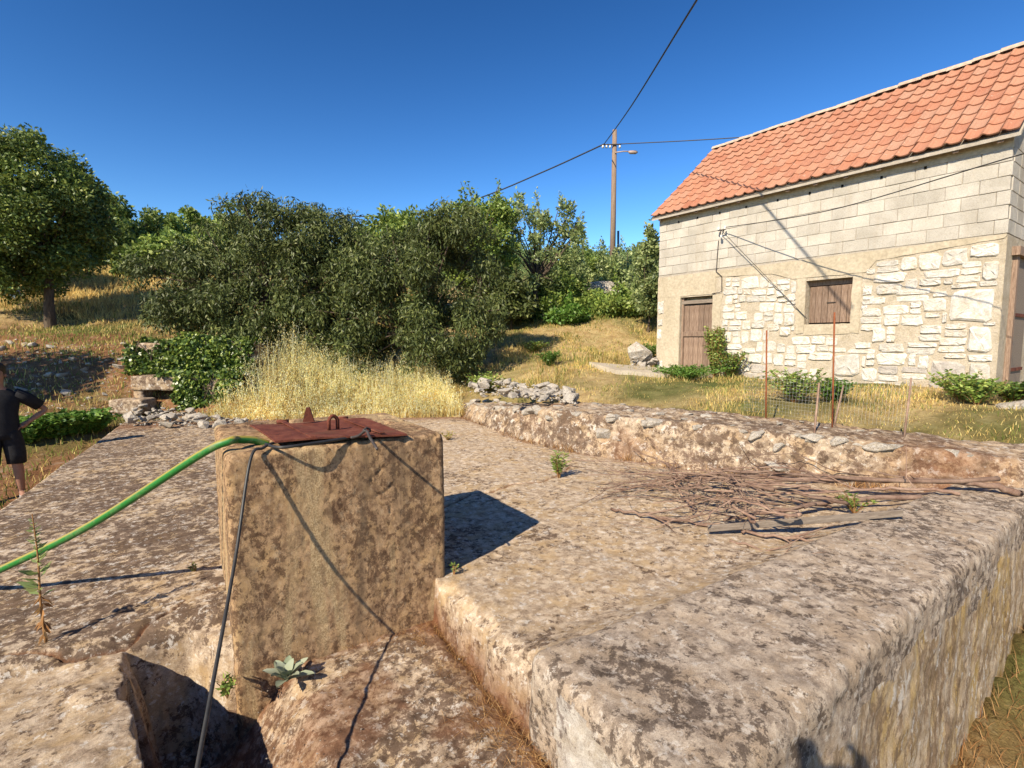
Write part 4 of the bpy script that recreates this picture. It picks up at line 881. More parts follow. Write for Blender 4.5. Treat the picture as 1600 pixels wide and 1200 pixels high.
# brighter trees behind
tree('fresh_tree', 'bright green tree showing between the two almond trees', (at_y(610, 470, 17.5)[0], 17.5), [ell(610, 390, 17.5, 58, 52, 1.4), ell(570, 400, 17.5, 40, 45, 1.2), ell(650, 380, 17.5, 42, 46, 1.2)], 70, 14000, (.14, .5), M['fresh'], .1, (.25, .45), .2, .6, 51, 'bright trees behind the thicket')
tree('fresh_tree', 'bright green tree with tall upright leafy shoots behind the almond', (at_y(750, 480, 17.0)[0], 17.0), [ell(745, 400, 17, 48, 70, 1.2), ell(775, 380, 17, 30, 70, 1.0), ell(715, 370, 17, 36, 50, 1.0)], 70, 15000, (.13, .5), M['fresh'], .1, (.22, .4), .0, .6, 52, 'bright trees behind the thicket', shoots=14)
tree('pale_tree', 'airy pale green fruit tree with upswept branches beside the meadow', (at_y(835, 490, 18.0)[0], 18.0), [ell(830, 400, 18, 48, 70, 1.3), ell(870, 380, 18, 38, 40, 1.0), ell(820, 345, 18, 34, 40, .9), ell(890, 350, 18, 24, 34, .8), ell(840, 455, 17.8, 44, 35, 1.0)], 70, 9000, (.13, .45), M['pale'], .1, (.18, .34), -.2, .6, 53, shoots=20)
BUSH = [(870, 455, 18.6, 45, 28, 'fresh'), (840, 480, 17.6, 45, 20, 'ivy'), (900, 440, 22.5, 30, 24, 'pale'), (985, 462, 19.0, 30, 18, 'pale'), (1005, 475, 17.5, 24, 18, 'fresh'), (955, 430, 20.5, 20, 30, 'pale'), (1005, 438, 20.5, 26, 20, 'pale'), (975, 425, 24, 30, 18, 'pale'), (915, 415, 25, 34, 22, 'fresh'), (1014, 430, 15.5, 12, 56, 'pale'), (920, 475, 18.2, 30, 12, 'fresh'), (960, 478, 17.4, 26, 12, 'fresh'), (800, 470, 16.5, 34, 26, 'almond'), (885, 495, 16.8, 26, 10, 'bright')]
BL = ['leafy bush at the foot of the pale fruit tree', 'dark green bush hugging the ground under the pale fruit tree', 'pale bush on the bank behind the rock outcrop', 'pale bush on the bank right of the rock outcrop', 'green bush on the bank near the house corner', 'upright green bush wrapped round the foot of the utility pole', 'dark bush behind the house corner', 'pale bush behind the utility pole', 'dark bush on the slope behind the utility pole', 'slender upright sapling close to the house corner', 'low bush below the pale rock outcrop', 'low bush at the bottom of the overgrown bank', 'dull green bush between almond and pale fruit tree', 'low bright green clump at the edge of the meadow']
for i, (px, py, Y, rx, rz, mt) in enumerate(BUSH):
    tree('bush', BL[i], (at_y(px, py, Y)[0], Y), [ell(px, py, Y, rx, rz, .9), ell(px-rx*.5, py+rz*.4, Y, rx*.6, rz*.7, .7), ell(px+rx*.5, py+rz*.4, Y, rx*.6, rz*.7, .7)], 45, 6500, (.13, .5), M[mt], .03, (.18, .36), .1, .6, 70+i, 'bushes on the bank', 'bush', 14, shoots=2)
# tree standing outside the picture whose shade falls over the left bank
tree('broadleaf_tree', 'broad tree whose shade falls over the stony bank', (-14.2, 6.2), [(-14.2, 6.2, 4.4, 1.9, 1.9, 1.5), (-13.2, 7.0, 4.0, 1.5, 1.5, 1.2), (-15.2, 5.8, 4.6, 1.4, 1.5, 1.2)], 90, 12000, (.18, .6), M['walnut'], .15, (.35, .6), .25, .6, 99, 'trees on the left hillside')
# far wood on the hill: one mass
def far_wood():
    rng = np.random.default_rng(5); n = 2600
    Y = 40 + 180*rng.random(n)**1.3; X = (rng.random(n)*2.3-1.25)*Y
    r = rng.uniform(1.0, 2.1, n)*np.clip(Y/60, .8, 1.6); z = H(X, Y) + r*.6
    m = 90; C = np.repeat(np.stack([X, Y, z], 1), m, 0); d = unit(rng.normal(size=(n*m, 3))); d[:, 2] = np.abs(d[:, 2])*1.1 - .25
    P = C + d*np.repeat(r, m)[:, None]*rng.uniform(.65, 1.1, (n*m, 1))
    L = np.repeat(np.clip(Y/120, .35, 1.5)*.42, m)*rng.uniform(.6, 1.4, n*m)
    o = link('far_wood', leaf_mesh('far_wood', P, unit(rng.normal(size=(n*m, 3))) + d*.4, L, L*.7, rng), M['forest'])
    kind(tag(o, 'distant green wood covering the hillside behind the pole', 'wood'), 'stuff')
far_wood()

# ------------------------------------------------------------------ grass
def house_local(x, y):
    dx, dy = x-H0[0], y-H0[1]; return -(dx*h2[0] + dy*h2[1]), dx*h1[0] + dy*h1[1]
def allowed(x, y):
    hx, hy = house_local(x, y); inh = (hx > -.02) & (hx < HL+.05) & (hy > -.03) & (hy < DEP)
    u, v = xy2uv(x, y); ws = wall_side(x, y)
    inc = (u > -1.5 + .09*(v-6.2)) & (v < backline(u)-.05) & (ws < .98) & (v > 1.1)
    onwall = (ws > -.05) & (ws < .98) & (y < 11) & (x > -1.1)
    return ~inh & ~inc & ~onwall
def blades(name, x, y, z, h, wd, rng, lean=.35):
    N = len(x); a = rng.uniform(0, 2*np.pi, N); s = np.stack([np.cos(a), np.sin(a), np.zeros(N)], 1); ln = rng.normal(0, lean, (N, 2))
    B_ = np.stack([x, y, z-.02], 1); top = B_ + np.stack([ln[:, 0]*h, ln[:, 1]*h, h*np.clip(1-.3*np.hypot(ln[:, 0], ln[:, 1]), .4, 1)], 1)
    mid = B_ + (top-B_)*.55 + np.stack([-ln[:, 0]*h*.12, -ln[:, 1]*h*.12, h*.04], 1)
    w_ = wd[:, None] if hasattr(wd, '__len__') else wd
    V = np.stack([B_-s*w_/2, B_+s*w_/2, mid-s*w_*.4, mid+s*w_*.4, top], 1).reshape(-1, 3); b = np.arange(N)[:, None]*5
    F = np.concatenate([b+np.array([[0, 1, 3]]), b+np.array([[0, 3, 2]]), b+np.array([[2, 3, 4]])])
    return mesh_np(name, V, F)
def scatter(n, x0, x1, y0, y1, rng, dens=None):
    x = rng.uniform(x0, x1, n); y = rng.uniform(y0, y1, n); ok = allowed(x, y)
    if dens is not None: ok &= rng.random(n) < dens(x, y)
    x, y = x[ok], y[ok]; return x, y, H(x, y)
rng = np.random.default_rng(77)
def stuff(name, me, mat, label, cat='grass'): return kind(tag(link(name, me, mat), label, cat), 'stuff')
# wild oats behind the wellhead
def oats():
    rng = np.random.default_rng(8); n = 5200
    u = rng.uniform(-5.9, -0.9, n); y = 9.2 + 3.2*rng.random(n)**.9; x = u
    ok = allowed(x, y) & (x > -5.75 + .25*(y-10)) & (x < -.95 - .35*(y-10)); x, y = x[ok], y[ok]; z = H(x, y); n = len(x)
    fr = np.clip((y-9.5)/1.6, 0, 1)
    h = rng.uniform(.22, .55, n)*(0.5+.6*fr) + .75*np.exp(-((x+5.1)/.55)**2)*(y > 9.9)*(rng.random(n) < .45)*rng.random(n) + .55*(rng.random(n) < .22)*fr*rng.random(n)
    me = blades('stems', x, y, z, h, .0085, rng, .17)
    root = thing('oat_patch', 'tall dry golden wild oats growing behind the wellhead', 'grass'); root['kind'] = 'stuff'
    kind(link('stems', me, M['oat'], root), 'stuff')
    V = np.empty(len(me.vertices)*3, np.float32); me.vertices.foreach_get('co', V); V = V.reshape(-1, 5, 3); tip, mid = V[:, 4], V[:, 2]
    m = 9; t = rng.uniform(.45, 1.02, (n, m, 1)); P = (mid[:, None]*(1-t) + tip[:, None]*t).reshape(-1, 3) + rng.normal(0, .028, (n*m, 3))
    D = rng.normal(0, .5, (n*m, 3)); D[:, 2] -= .8
    sel = rng.random(n*m) < .85
    kind(link('spikelets', leaf_mesh('spikelets', P[sel], D[sel], rng.uniform(.028, .052, sel.sum()), .013, rng), M['oat'], root), 'stuff')
    x, y = rng.uniform(-6, -.6, 17000), 9.0 + 2.9*rng.random(17000); ok = allowed(x, y) & (x < -.75 - .3*(y-10)); x, y = x[ok], y[ok]
    kind(link('undergrowth', blades('undergrowth', x, y, H(x, y), rng.uniform(.06, .30, len(x)), .009, rng, .5), M['straw'], root), 'stuff')
oats()
# meadow between wall, house and thicket
gr = lambda x, y: np.clip(.5 + 1.8*fbm(x*.7, y*.7, 0, 3, 101) + .35*sstep(13.5, 17, y) + .5*np.exp(-((x-4.2)**2 + (y-9.6)**2)/1.2), 0, 1)
x, y, z = scatter(150000, -1.5, 9.0, 4.6, 21, rng, lambda x, y: np.clip(.62 + 2.6*fbm(x*1.3, y*1.3, 0, 4, 112), .08, 1)); g_ = rng.random(len(x)) < gr(x, y)*.55
hh = rng.uniform(.03, .15, len(x))*(1+1.0*np.clip(fbm(x*1.2, y*1.2, 0, 3, 103)*3, -.6, 1.5)); wdt = .006 + .0006*y; hh = hh*np.where(y < 10, .6, 1.0)
stuff('meadow_grass', blades('meadow_grass', x[~g_], y[~g_], z[~g_], hh[~g_], wdt[~g_], rng), M['straw'], 'short dry yellow grass covering the meadow beside the house')
stuff('green_grass', blades('green_grass', x[g_], y[g_], z[g_], hh[g_]*1.1, wdt[g_], rng), M['lawn'], 'fresh green grass mixed into the meadow beside the house')
# left hillside and bank
x, y, z = scatter(120000, -24, -4.0, 4.5, 25, rng, lambda x, y: np.clip(.42 + 1.9*fbm(x*.6, y*.6, 0, 3, 105) + .6*(y > 15.5), 0.03, 1)*np.clip(1.4-np.abs(x)/26, .2, 1))
hh = rng.uniform(.06, .18, len(x)) + .25*(y > 16)*rng.random(len(x)); g_ = (rng.random(len(x)) < np.clip(.25 + .3*(y < 14) + 2.2*fbm(x*.5, y*.5, 0, 3, 107), 0, .92)*(y < 17)); wdt = .008 + .0009*y
stuff('hillside_grass', blades('hillside_grass', x[~g_], y[~g_], z[~g_], hh[~g_], wdt[~g_], rng), M['straw'], 'dry golden grass over the left hillside')
stuff('bank_grass', blades('bank_grass', x[g_], y[g_], z[g_], hh[g_], wdt[g_], rng), M['lawn'], 'patches of green grass on the left bank')
# dead grass at the foot of the parapet, in the pit and along the old wall
x, y, z = scatter(15000, 1.6, 7.5, 1.0, 4.6, rng); stuff('dead_grass', blades('dead_grass', x, y, z, rng.uniform(.05, .22, len(x)), .005, rng, .8), M['deadgrass'], 'matted brown dead grass at the foot of the parapet')
u = 1.22 - np.abs(rng.normal(0, .10, 1600)); v = rng.uniform(1.0, 2.86, 1600); x, y = uv2xy(u, v)
u2 = rng.uniform(.7, 1.2, 350); v2 = 2.83 - np.abs(rng.normal(0, .03, 350)); x2, y2 = uv2xy(u2, v2); x, y = np.append(x, x2), np.append(y, y2)
stuff('pit_straw', blades('pit_straw', x, y, np.full(len(x), -.262), rng.uniform(.025, .09, len(x)), .0026, rng, 1.7), M['deadgrass'], 'dry brown straw gathered in the corner of the sunken step', 'straw')
i = rng.integers(0, 8, 4200); t = rng.random(4200); i = np.minimum(i, 6); x = WALL_IN[i, 0]*(1-t) + WALL_IN[i+1, 0]*t; y = WALL_IN[i, 1]*(1-t) + WALL_IN[i+1, 1]*t
ok = (fbm(x*1.1, y*1.1, 0, 3, 110) > -.02); x, y = x[ok] - np.abs(rng.normal(0, .08, ok.sum())), y[ok] - np.abs(rng.normal(0, .06, ok.sum()))
stuff('wall_foot_grass', blades('wall_foot_grass', x, y, np.zeros(len(x)), rng.uniform(.03, .16, len(x)), .005, rng, .4), M['deadgrass'], 'thin dead grass tufts along the foot of the old wall')

# ------------------------------------------------------------------ ivy covered retaining wall with drain opening
def rwall():
    yl, yu = 10.45, 11.1; xl = at_y(204, 600, yl)[0]; xr = at_y(345, 600, yl)[0]
    t = thing('drain_wall', 'stepped concrete retaining wall with a dark drain opening, half under ivy', 'wall', (xl, yl, 0))
    w_ = xr-xl; d1 = lambda P, N: fbm(P[:, 0]*7, P[:, 1]*7, P[:, 2]*7, 4, 120)*.03
    link('beam', rounded_box('beam', (0, 0, .45), (w_+.3, .8, .745), .04, .02, d1), M['oldwall'], t)
    ox0 = at_y(222, 620, yl)[0]-xl; ox1 = at_y(286, 620, yl)[0]-xl
    link('pier', rounded_box('pier', (.02, .03, -.3), (ox0, .8, .47), .05, .02, d1), M['oldwall'], t)
    link('pier', rounded_box('pier', (ox1, .03, -.3), (w_+.3, .8, .47), .05, .02, d1), M['oldwall'], t)
    MB().box((ox0, .5, -.3), (ox1, .55, .5)).build('drain_shade', M['dark'], t)  # near-black panel: the shade inside the opening is put into its colour
    link('sill_stone', rounded_box('sill_stone', (-.22, -.35, .0), (.45, .12, .30), .05, .03, d1), M['oldwall'], t)
    xu0 = at_y(211, 560, yu)[0]-xl; xu1 = at_y(400, 560, yu)[0]-xl
    link('upper_wall', rounded_box('upper_wall', (xu0, yu-yl, -.2), (xu1, yu-yl+.7, 1.42), .06, .04, d1), M['oldwall'], t)
    rng = np.random.default_rng(31)
    def ivy(label, boxes, n, nm='ivy'):
        P = []; D = []
        for (a, b_, share) in boxes:
            k = int(n*share); q = rng.random((k, 3))*(np.array(b_)-np.array(a)) + np.array(a); P.append(q)
        P = np.concatenate(P); bump = fbm(P[:, 0]*3, P[:, 1]*3, P[:, 2]*3, 3, 130)
        keep = (bump > -.20) & (fbm(P[:, 0]*1.3, P[:, 2]*1.3, 7, 3, 131) > -.26); P = P[keep]; bump = bump[keep]; lo_ = fbm(P[:, 0]*1.1, P[:, 2]*1.4, 3, 3, 132); P[:, 1] -= bump*.35 + lo_*.45; P[:, 2] += bump*.30*(P[:, 2] > .7) + lo_*.35*(P[:, 2] > 1.2)
        D = np.stack([rng.normal(0, .5, len(P)), -np.abs(rng.normal(.35, .4, len(P))), rng.normal(-.55, .4, len(P))], 1)
        r = thing('ivy', label, 'ivy', (xl, yl, 0), 0, 'ivy on the drain wall'); L = rng.uniform(.05, .095, len(P))
        link('leaves', leaf_mesh('leaves', P, D, L, L*.85, rng, .1), M['ivy'], r)
        mb = MB()
        for k in range(14):
            x = rng.uniform(boxes[0][0][0], boxes[0][1][0]); mb.tube(spline([(x, boxes[0][0][1]+.1, boxes[0][0][2]), (x+rng.normal(0, .1), boxes[0][0][1]+.08, (boxes[0][0][2]+boxes[0][1][2])/2), (x+rng.normal(0, .2), boxes[0][0][1]+.1, boxes[0][1][2])], 3), .008, 5, False)
        mb.build('stems', M['bark'], r)
    ivy('thick glossy ivy curtain over the upper tier of the drain wall', [((xu0-.12, yu-yl-.2, .78), (xu1, yu-yl+.02, 1.46), .72), ((xu0-.05, yu-yl-.1, 1.42), (xu1, yu-yl+.6, 1.56), .28)], 13000)
    ivy('ivy hanging over the right end of the concrete drain beam', [((.95, -.12, .08), (w_+.5, .02, .8), .65), ((.55, -.05, .74), (w_+.5, .5, .84), .35)], 6000)
rwall()

# ------------------------------------------------------------------ loose stones
RP = [rock_mesh('rubble_stone', (1, .85, .65), 500+i, 2) for i in range(14)]
for m_ in RP: m_.materials.append(M['limestone'])
def stones(n, gen, label, group, smin, smax, seed):
    rr = random.Random(seed)
    for i in range(n):
        x, y, z = gen(rr); s = smin + (smax-smin)*rr.random()**2
        o = link('rubble_stone', rr.choice(RP)); o.location = (x, y, z + s*.12); o.scale = (s*rr.uniform(.8, 1.4), s, s*rr.uniform(.6, 1)); o.rotation_euler = (rr.uniform(-.4, .4), rr.uniform(-.4, .4), rr.uniform(0, 6.28)); tag(o, label, 'stone', group)
def g1(rr):
    px, py = rr.uniform(192, 385), rr.uniform(622, 664); p = on_z(px, py, .06)
    return p[0], p[1], max(0.0, .16*math.exp(-((px-245)/60)**2)*rr.random() + .02)
stones(150, g1, 'pale angular limestone chunk in the rubble below the drain opening', 'rubble below the drain opening', .07, .30, 1)
def g2(rr):
    px = rr.uniform(735, 900); q = (px-735)/165; py = rr.uniform(578 + 22*q, 602 + 18*q)
    if px < 800 and rr.random() < .5: py = rr.uniform(605, 648); hg = .38*(648-py)/43
    else: hg = .62
    hgt = hg + .12*math.exp(-((px-800)/40)**2)*rr.random(); p = on_z(px, py + 6, hgt); return p[0], p[1], hgt-.05
stones(88, g2, 'grey limestone lump in the heap at the far end of the old wall', 'stone heap on the old wall', .10, .30, 2)
def g3(rr):
    p = at_y(rr.uniform(988, 1028), 560, 12.5 + rr.uniform(-.15, .3)); return p[0], p[1], .68 + rr.random()*.35
stones(16, g3, 'grey field stone piled against the left corner of the house', 'stones by the house corner', .18, .36, 3)
o = link('boulder', rock_mesh('boulder', (1, .9, 1.1), 77, 3), M['limestone']); q = at_y(1000, 538, 12.9); o.location = (q[0], q[1], 1.12); o.scale = (.6, .5, .55); tag(o, 'large rounded grey boulder on the stones by the house corner', 'boulder')
for i, (px, py, Y, s, lb) in enumerate([(938, 455, 19.5, 1.3, 'pale rock outcrop breaking through the overgrown bank below the pole'), (962, 460, 19.2, .8, 'smaller pale rock beside the outcrop below the pole'), (1590, 640, 6.6, .5, 'low grey boulder near the house gable corner'), (1010, 580, 11.7, .0, '')]):
    if s:
        q = at_y(px, py, Y); o = link('boulder', rock_mesh('boulder', (1, .8, .7), 80+i, 3), M['limestone']); o.location = tuple(q); o.scale = (s, s, s*.8); tag(o, lb, 'boulder')
def g4(rr):
    x = rr.uniform(-13, -7.6); y = rr.uniform(9.2, 13.2); return x, y, gz(x, y)
stones(45, g4, 'pale stone strewn over the shaded left bank', 'stones on the left bank', .10, .32, 4)
def chips(name, n, gen, smin, smax, seed, label):
    rr = random.Random(seed); mb = MB()
    for _ in range(n):
        x, y, z = gen(rr); q = smin + (smax-smin)*rr.random()**2
        V = [Vector((rr.gauss(0, 1), rr.gauss(0, 1), rr.gauss(0, 1))).normalized()*q*.5 for _ in range(0)]
        a = rr.uniform(0, 6.28); ca, sa = math.cos(a), math.sin(a); w1, w2, w3 = q*rr.uniform(.6, 1.2), q*rr.uniform(.5, .9), q*rr.uniform(.35, .7)
        V = [(w1, 0, 0), (.2*w1, w2, .1*w3), (-w1*.9, .2*w2, 0), (-.1*w1, -w2, 0), (.25*w1, .2*w2, w3), (-.4*w1, -.2*w2, w3*.85), (0, 0, -w3)]
        V = [(x+(vx*ca-vy*sa)*.5, y+(vx*sa+vy*ca)*.5, z+vz*.5) for vx, vy, vz in V]
        mb.add(V, [(0, 1, 4), (1, 2, 5, 4), (2, 3, 5), (3, 0, 4, 5), (1, 0, 6), (2, 1, 6), (3, 2, 6), (0, 3, 6)])
    kind(tag(mb.build(name, M['limestone']), label, 'gravel'), 'stuff')
def gc1(rr):
    px, py = rr.uniform(185, 420), rr.uniform(624, 668); p = on_z(px, py, .02); return p[0], p[1], .01 + .05*math.exp(-((px-255)/70)**2)
chips('rubble_chips', 900, gc1, .02, .08, 11, 'pale stone chips spread through the rubble below the drain opening')
chips('bank_chips', 700, g4, .03, .10, 12, 'small pale stones scattered over the left bank')
chips('heap_chips', 500, g2, .03, .09, 13, 'small grey stones filling the heap at the end of the old wall')
def gc2(rr):
    u, v = rr.uniform(-1.6, 1.2), rr.uniform(1.2, 3.1); u = rr.uniform(.2, 1.2) if rr.random() < .75 else rr.uniform(-1.3, -.5); v = rr.uniform(1.2, 2.8); x, y = uv2xy(u, v); return x, y, -.262 if u > 0 else -.07
chips('pit_grit', 500, gc2, .004, .016, 14, 'fine pale grit lying in the sunken step')
# concrete path to the door
pp = [house_pt(.35, -.02, 0), house_pt(1.75, -.02, 0), house_pt(1.55, -1.0, 0), house_pt(.5, -2.0, 0), house_pt(-.3, -2.0, 0)]
V = [(q.x, q.y, gz(q.x, q.y)+.09) for q in pp]; V += [(x, y, z-.4) for x, y, z in V]; n = 5
kind(MB().add(V, [tuple(range(n))[::-1], *[(i, (i+1) % n, (i+1) % n+n, i+n) for i in range(n)]]).build('door_path', M['path']), 'structure')

# ------------------------------------------------------------------ rods and wire netting before the house
for (px, y0, y1, lb, tilt) in [(1198, 516, 646, 'shorter thin rusty rod standing behind the old wall', 0), (1302, 488, 655, 'taller thin rusty rod standing before the window', 2)]:
    q = on_z(px, y1, .58); tp = at_y(px+tilt, y0, q[1]); tag(MB().tube([(q[0], q[1], .3), tuple(tp)], .010, 7).build('iron_rod', M['rod'], None, True), lb, 'rod', 'iron rods')
for (a, b_, lb) in [((1272, 665), (1280, 598), 'dark slanting stick carrying the netting beside the tall rod'), ((1413, 665), (1424, 590), 'dark slanting stick at the right end of the netting'), ((1300, 655), (1318, 602), 'short slanting stick beside the tall rusty rod')]:
    q = on_z(*a, .55); tp = at_y(*b_, q[1]+.05); tag(MB().tube([(q[0], q[1], .3), tuple(tp)], [.013, .010], 6).build('stick', M['twig'], None, True), lb, 'stick', 'netting sticks')
def netting():
    bs = [on_z(1163, 641, .57), on_z(1272, 655, .55), on_z(1418, 668, .52)]; tp = [at_y(1163, 590, bs[0][1]+.15), at_y(1278, 594, bs[1][1]+.12), at_y(1426, 592, bs[2][1]+.12)]
    t = thing('wire_netting', 'fine grey wire netting leaning on rods between wall and house', 'netting')
    for a in (0, 1):
        mb = MB(); b0, b1, t0, t1 = [Vector(q) for q in (bs[a], bs[a+1], tp[a], tp[a+1])]; nn = int((b1-b0).length/.036)
        for i in range(nn+1):
            s = i/nn; mb.tube([b0.lerp(b1, s), t0.lerp(t1, s)], .0007, 3, False)
        for j in range(12):
            s = j/11; mb.tube([b0.lerp(t0, s), b1.lerp(t1, s)], .0007, 3, False)
        mb.build('netting_panel', M['wire'], t)
netting()

# ------------------------------------------------------------------ brushwood and plank
def branch(pts, r0, r1, twigs, label, seed, group='brushwood pile'):
    rr = random.Random(seed); P = spline([tuple(p) for p in pts], 6)
    for p in P[1:-1]: p += Vector((rr.gauss(0, .012), rr.gauss(0, .012), rr.gauss(0, .006)))
    mb = MB(); mb.tube(P, list(np.linspace(r0, r1, len(P))), 7)
    for _ in range(twigs):
        k = rr.randrange(len(P)//3, len(P)-1); d = (P[min(k+1, len(P)-1)]-P[k-1]).normalized(); s = Vector((rr.gauss(0, .7), rr.gauss(0, .7), rr.gauss(.3, .5)))
        L = rr.uniform(.10, .55); a = P[k]; m = a + (d*.7+s*.4)*L*.5; e = a + (d*.8+s*.75)*L; e.z = max(e.z, .012); m.z = max(m.z, .012)
        mb.tube([a, m, e], [max(r1, r0*.35), r1*.8, .0015], 5, False)
    tag(mb.build('dry_branch', M['twig'], None, True), label, 'branch', group)
branch([on_z(1594, 772, .14), on_z(1560, 762, .18), on_z(1480, 752, .20), on_z(1360, 750, .17), on_z(1220, 748, .16), on_z(1130, 742, .15), on_z(1040, 757, .08), on_z(960, 765, .03)], .032, .008, 10, 'longest smooth branch arching from the parapet over the brushwood pile', 1)
branch([on_z(1560, 748, .25), on_z(1420, 752, .2), on_z(1260, 742, .2), on_z(1150, 736, .22), on_z(1080, 744, .15), on_z(1000, 752, .05)], .023, .006, 12, 'reddish branch along the back of the brushwood pile', 2)
branch([on_z(1440, 777, .13), on_z(1330, 780, .10), on_z(1200, 800, .08), on_z(1130, 812, .05)], .025, .009, 3, 'thick straight stick behind the plank', 3)
branch([on_z(1500, 772, .14), on_z(1450, 764, .17), on_z(1380, 764, .16), on_z(1300, 768, .14), on_z(1180, 775, .10)], .018, .007, 3, 'pale barkless stick lying across the brushwood pile', 4)
branch([on_z(1275, 788, .1), on_z(1220, 797, .10), on_z(1150, 796, .08), on_z(1120, 785, .06), on_z(1060, 780, .05)], .012, .005, 6, 'reddish forked branch in front of the brushwood pile', 5)
branch([on_z(955, 795, .02), on_z(1010, 805, .03), on_z(1070, 815, .03), on_z(1130, 820, .03)], .013, .010, 5, 'dark stick lying along the front of the brushwood pile', 6)
branch([on_z(1140, 845, .01), on_z(1190, 858, .012), on_z(1242, 875, .02)], .010, .007, 5, 'short dark stick lying apart in front of the plank', 7)
branch([on_z(1160, 832, .03), on_z(1220, 840, .03), on_z(1295, 850, .04)], .012, .01, 5, 'pale stick lying under the plank', 8)
rr = random.Random(44)
for k in range(28):
    fan = rr.random(); px = rr.uniform(1080, 1330); py = 748 + 66*fan + rr.uniform(-8, 8); ex = rr.uniform(890, 1060) + 60*fan; ey = 722 + 66*fan + rr.gauss(0, 15)
    if k % 4 == 0: px, ex = rr.uniform(1150, 1420), rr.uniform(1020, 1130); ey = py + rr.gauss(0, 24)
    p0 = on_z(px, py, .05+.20*rr.random()); p1 = on_z(ex, ey, .015+.20*rr.random()**2); m = (p0+p1)/2 + np.array([rr.gauss(0, .14), rr.gauss(0, .14), rr.uniform(.02, .18)])
    branch([p0, p0*.7+p1*.3+np.array([rr.gauss(0, .05), rr.gauss(0, .05), .03]), m, p1], rr.choice([.006, .009, .012, .017]), .0028, rr.randrange(4, 10), ['thin dry brown branch tangled in the brushwood pile', 'bent dry branch with many side twigs in the brushwood pile'][k % 4 == 0], 100+k)
pl0, pl1 = Vector(on_z(1106, 826, .06)), Vector(on_z(1411, 802, .17)); d = pl1-pl0
o = link('plank', bevel_box('plank', (d.length, .020, .05), .003, 1, .003), M['greywood']); o.location = (pl0+pl1)/2; o.rotation_euler = d.to_track_quat('X', 'Z').to_euler(); tag(o, 'narrow grey wooden plank resting on the front of the brushwood pile', 'plank')

# ------------------------------------------------------------------ small plants
def weed(name, label, base, h, nst, leafL, leafW, mat, spread=.15, per=14, seed=0, cat='weed', group=None, up=.3, stem=.004):
    rng = np.random.default_rng(seed); t = thing(name, label, cat, tuple(base), 0, group); mb = MB(); P = []; D = []
    for s in range(nst):
        a = rng.uniform(0, 6.28); hh = h*rng.uniform(.6, 1.0); e = np.array([math.cos(a)*spread*rng.random()*1.3, math.sin(a)*spread*rng.random()*1.3, hh]); m = e*.5 + np.array([0, 0, hh*.08])
        mb.tube([(0, 0, -.02), tuple(m), tuple(e)], [stem, stem*.8, stem*.4], 5, False)
        for k in range(per):
            q = rng.uniform(.12, 1.0); P.append(m*2*q*(1-q) + e*q*q if q < .99 else e); b = rng.uniform(0, 6.28); D.append((math.cos(b), math.sin(b), up + rng.normal(0, .3)))
    mb.build('stem', M['deadgrass'] if mat != 'bright' else M['lawn'], t)
    P = np.array(P); D = np.array(D); L = rng.uniform(leafL*.6, leafL*1.2, len(P)); link('leaves', leaf_mesh('leaves', P, D, L, L*leafW, rng), M[mat], t); return t
# thistle on the left slab
tb = on_z(72, 1005, -.02); t = thing('thistle', 'tall thin thistle with green top and withered brown base on the slab edge', 'weed', tuple(tb))
hgt = .66; st = [Vector((0, 0, 0)), Vector((-.01, 0, .2)), Vector((-.015, .01, .45)), Vector((-.035, .02, hgt))]
MB().tube(spline(st, 5), list(np.linspace(.007, .002, 16)), 6).build('stem', M['deadgrass'], t, True)
rng = np.random.default_rng(3); n = 54; q = .36 + .62*rng.random(n); P = np.stack([-.035*q, .02*q, hgt*q], 1); a = rng.uniform(0, 6.28, n); D = np.stack([np.cos(a), np.sin(a), .55+.0*a], 1); L = .13*(1.12-q)*rng.uniform(.6, 1.2, n)
link('leaves', leaf_mesh('leaves', P, D, L, L*.30, rng, .3), M['pale'], t)
n = 24; q = rng.uniform(.0, .33, n); P = np.stack([-.01*q, .0*q, hgt*q], 1); a = rng.uniform(0, 6.28, n); D = np.stack([np.cos(a)*.6, np.sin(a)*.6, -.6+.0*a], 1); link('withered_leaves', leaf_mesh('withered_leaves', P + np.array([0, 0, .05]), D, .065, .016, rng, .5), M['deadgrass'], t)
# mullein rosette in the pit
rb = on_z(448, 1065, -.25); t = thing('mullein', 'felted grey green mullein rosette in the corner below the wellhead', 'weed', tuple(rb)); V = []; F = []; rng = np.random.default_rng(6)
mb = MB()
for k in range(13):
    a = 2.4*k; L = .13*(1-.03*k)+.02; el = .35 + .07*k; dv = Vector((math.cos(a)*math.cos(el), math.sin(a)*math.cos(el), math.sin(el))); sd = dv.cross(Vector((0, 0, 1))).normalized(); up = sd.cross(dv)
    pts = []
    for (s, w_, dz) in ((0, .006, 0), (.3, .02, .01), (.65, .026, .008), (.9, .014, -.004), (1, .002, -.012)):
        c = dv*L*s + up*dz; pts += [c-sd*w_+up*.006, c, c+sd*w_+up*.006]
    mb.add(pts, [(3*j+i, 3*j+i+1, 3*j+i+4, 3*j+i+3) for j in range(4) for i in range(2)])
mb.build('leaves', M['mullein'], t, True)
weed('weed', 'slim bright green weed growing from the slab crack beside the brushwood', on_z(873, 747), .30, 12, .07, .22, 'fresh', .07, 18, 1)
weed('weed', 'small yellow green herb tuft at the foot of the old wall', on_z(950, 697), .22, 22, .05, .3, 'yellowgreen', .17, 12, 2)
weed('weed', 'rounded yellow green herb tuft beside the brushwood tips', on_z(1062, 722), .22, 24, .05, .3, 'yellowgreen', .22, 12, 3)
weed('weed', 'tiny green sprig at the right foot of the wellhead', on_z(709, 898), .085, 3, .025, .35, 'fresh', .02, 12, 4)
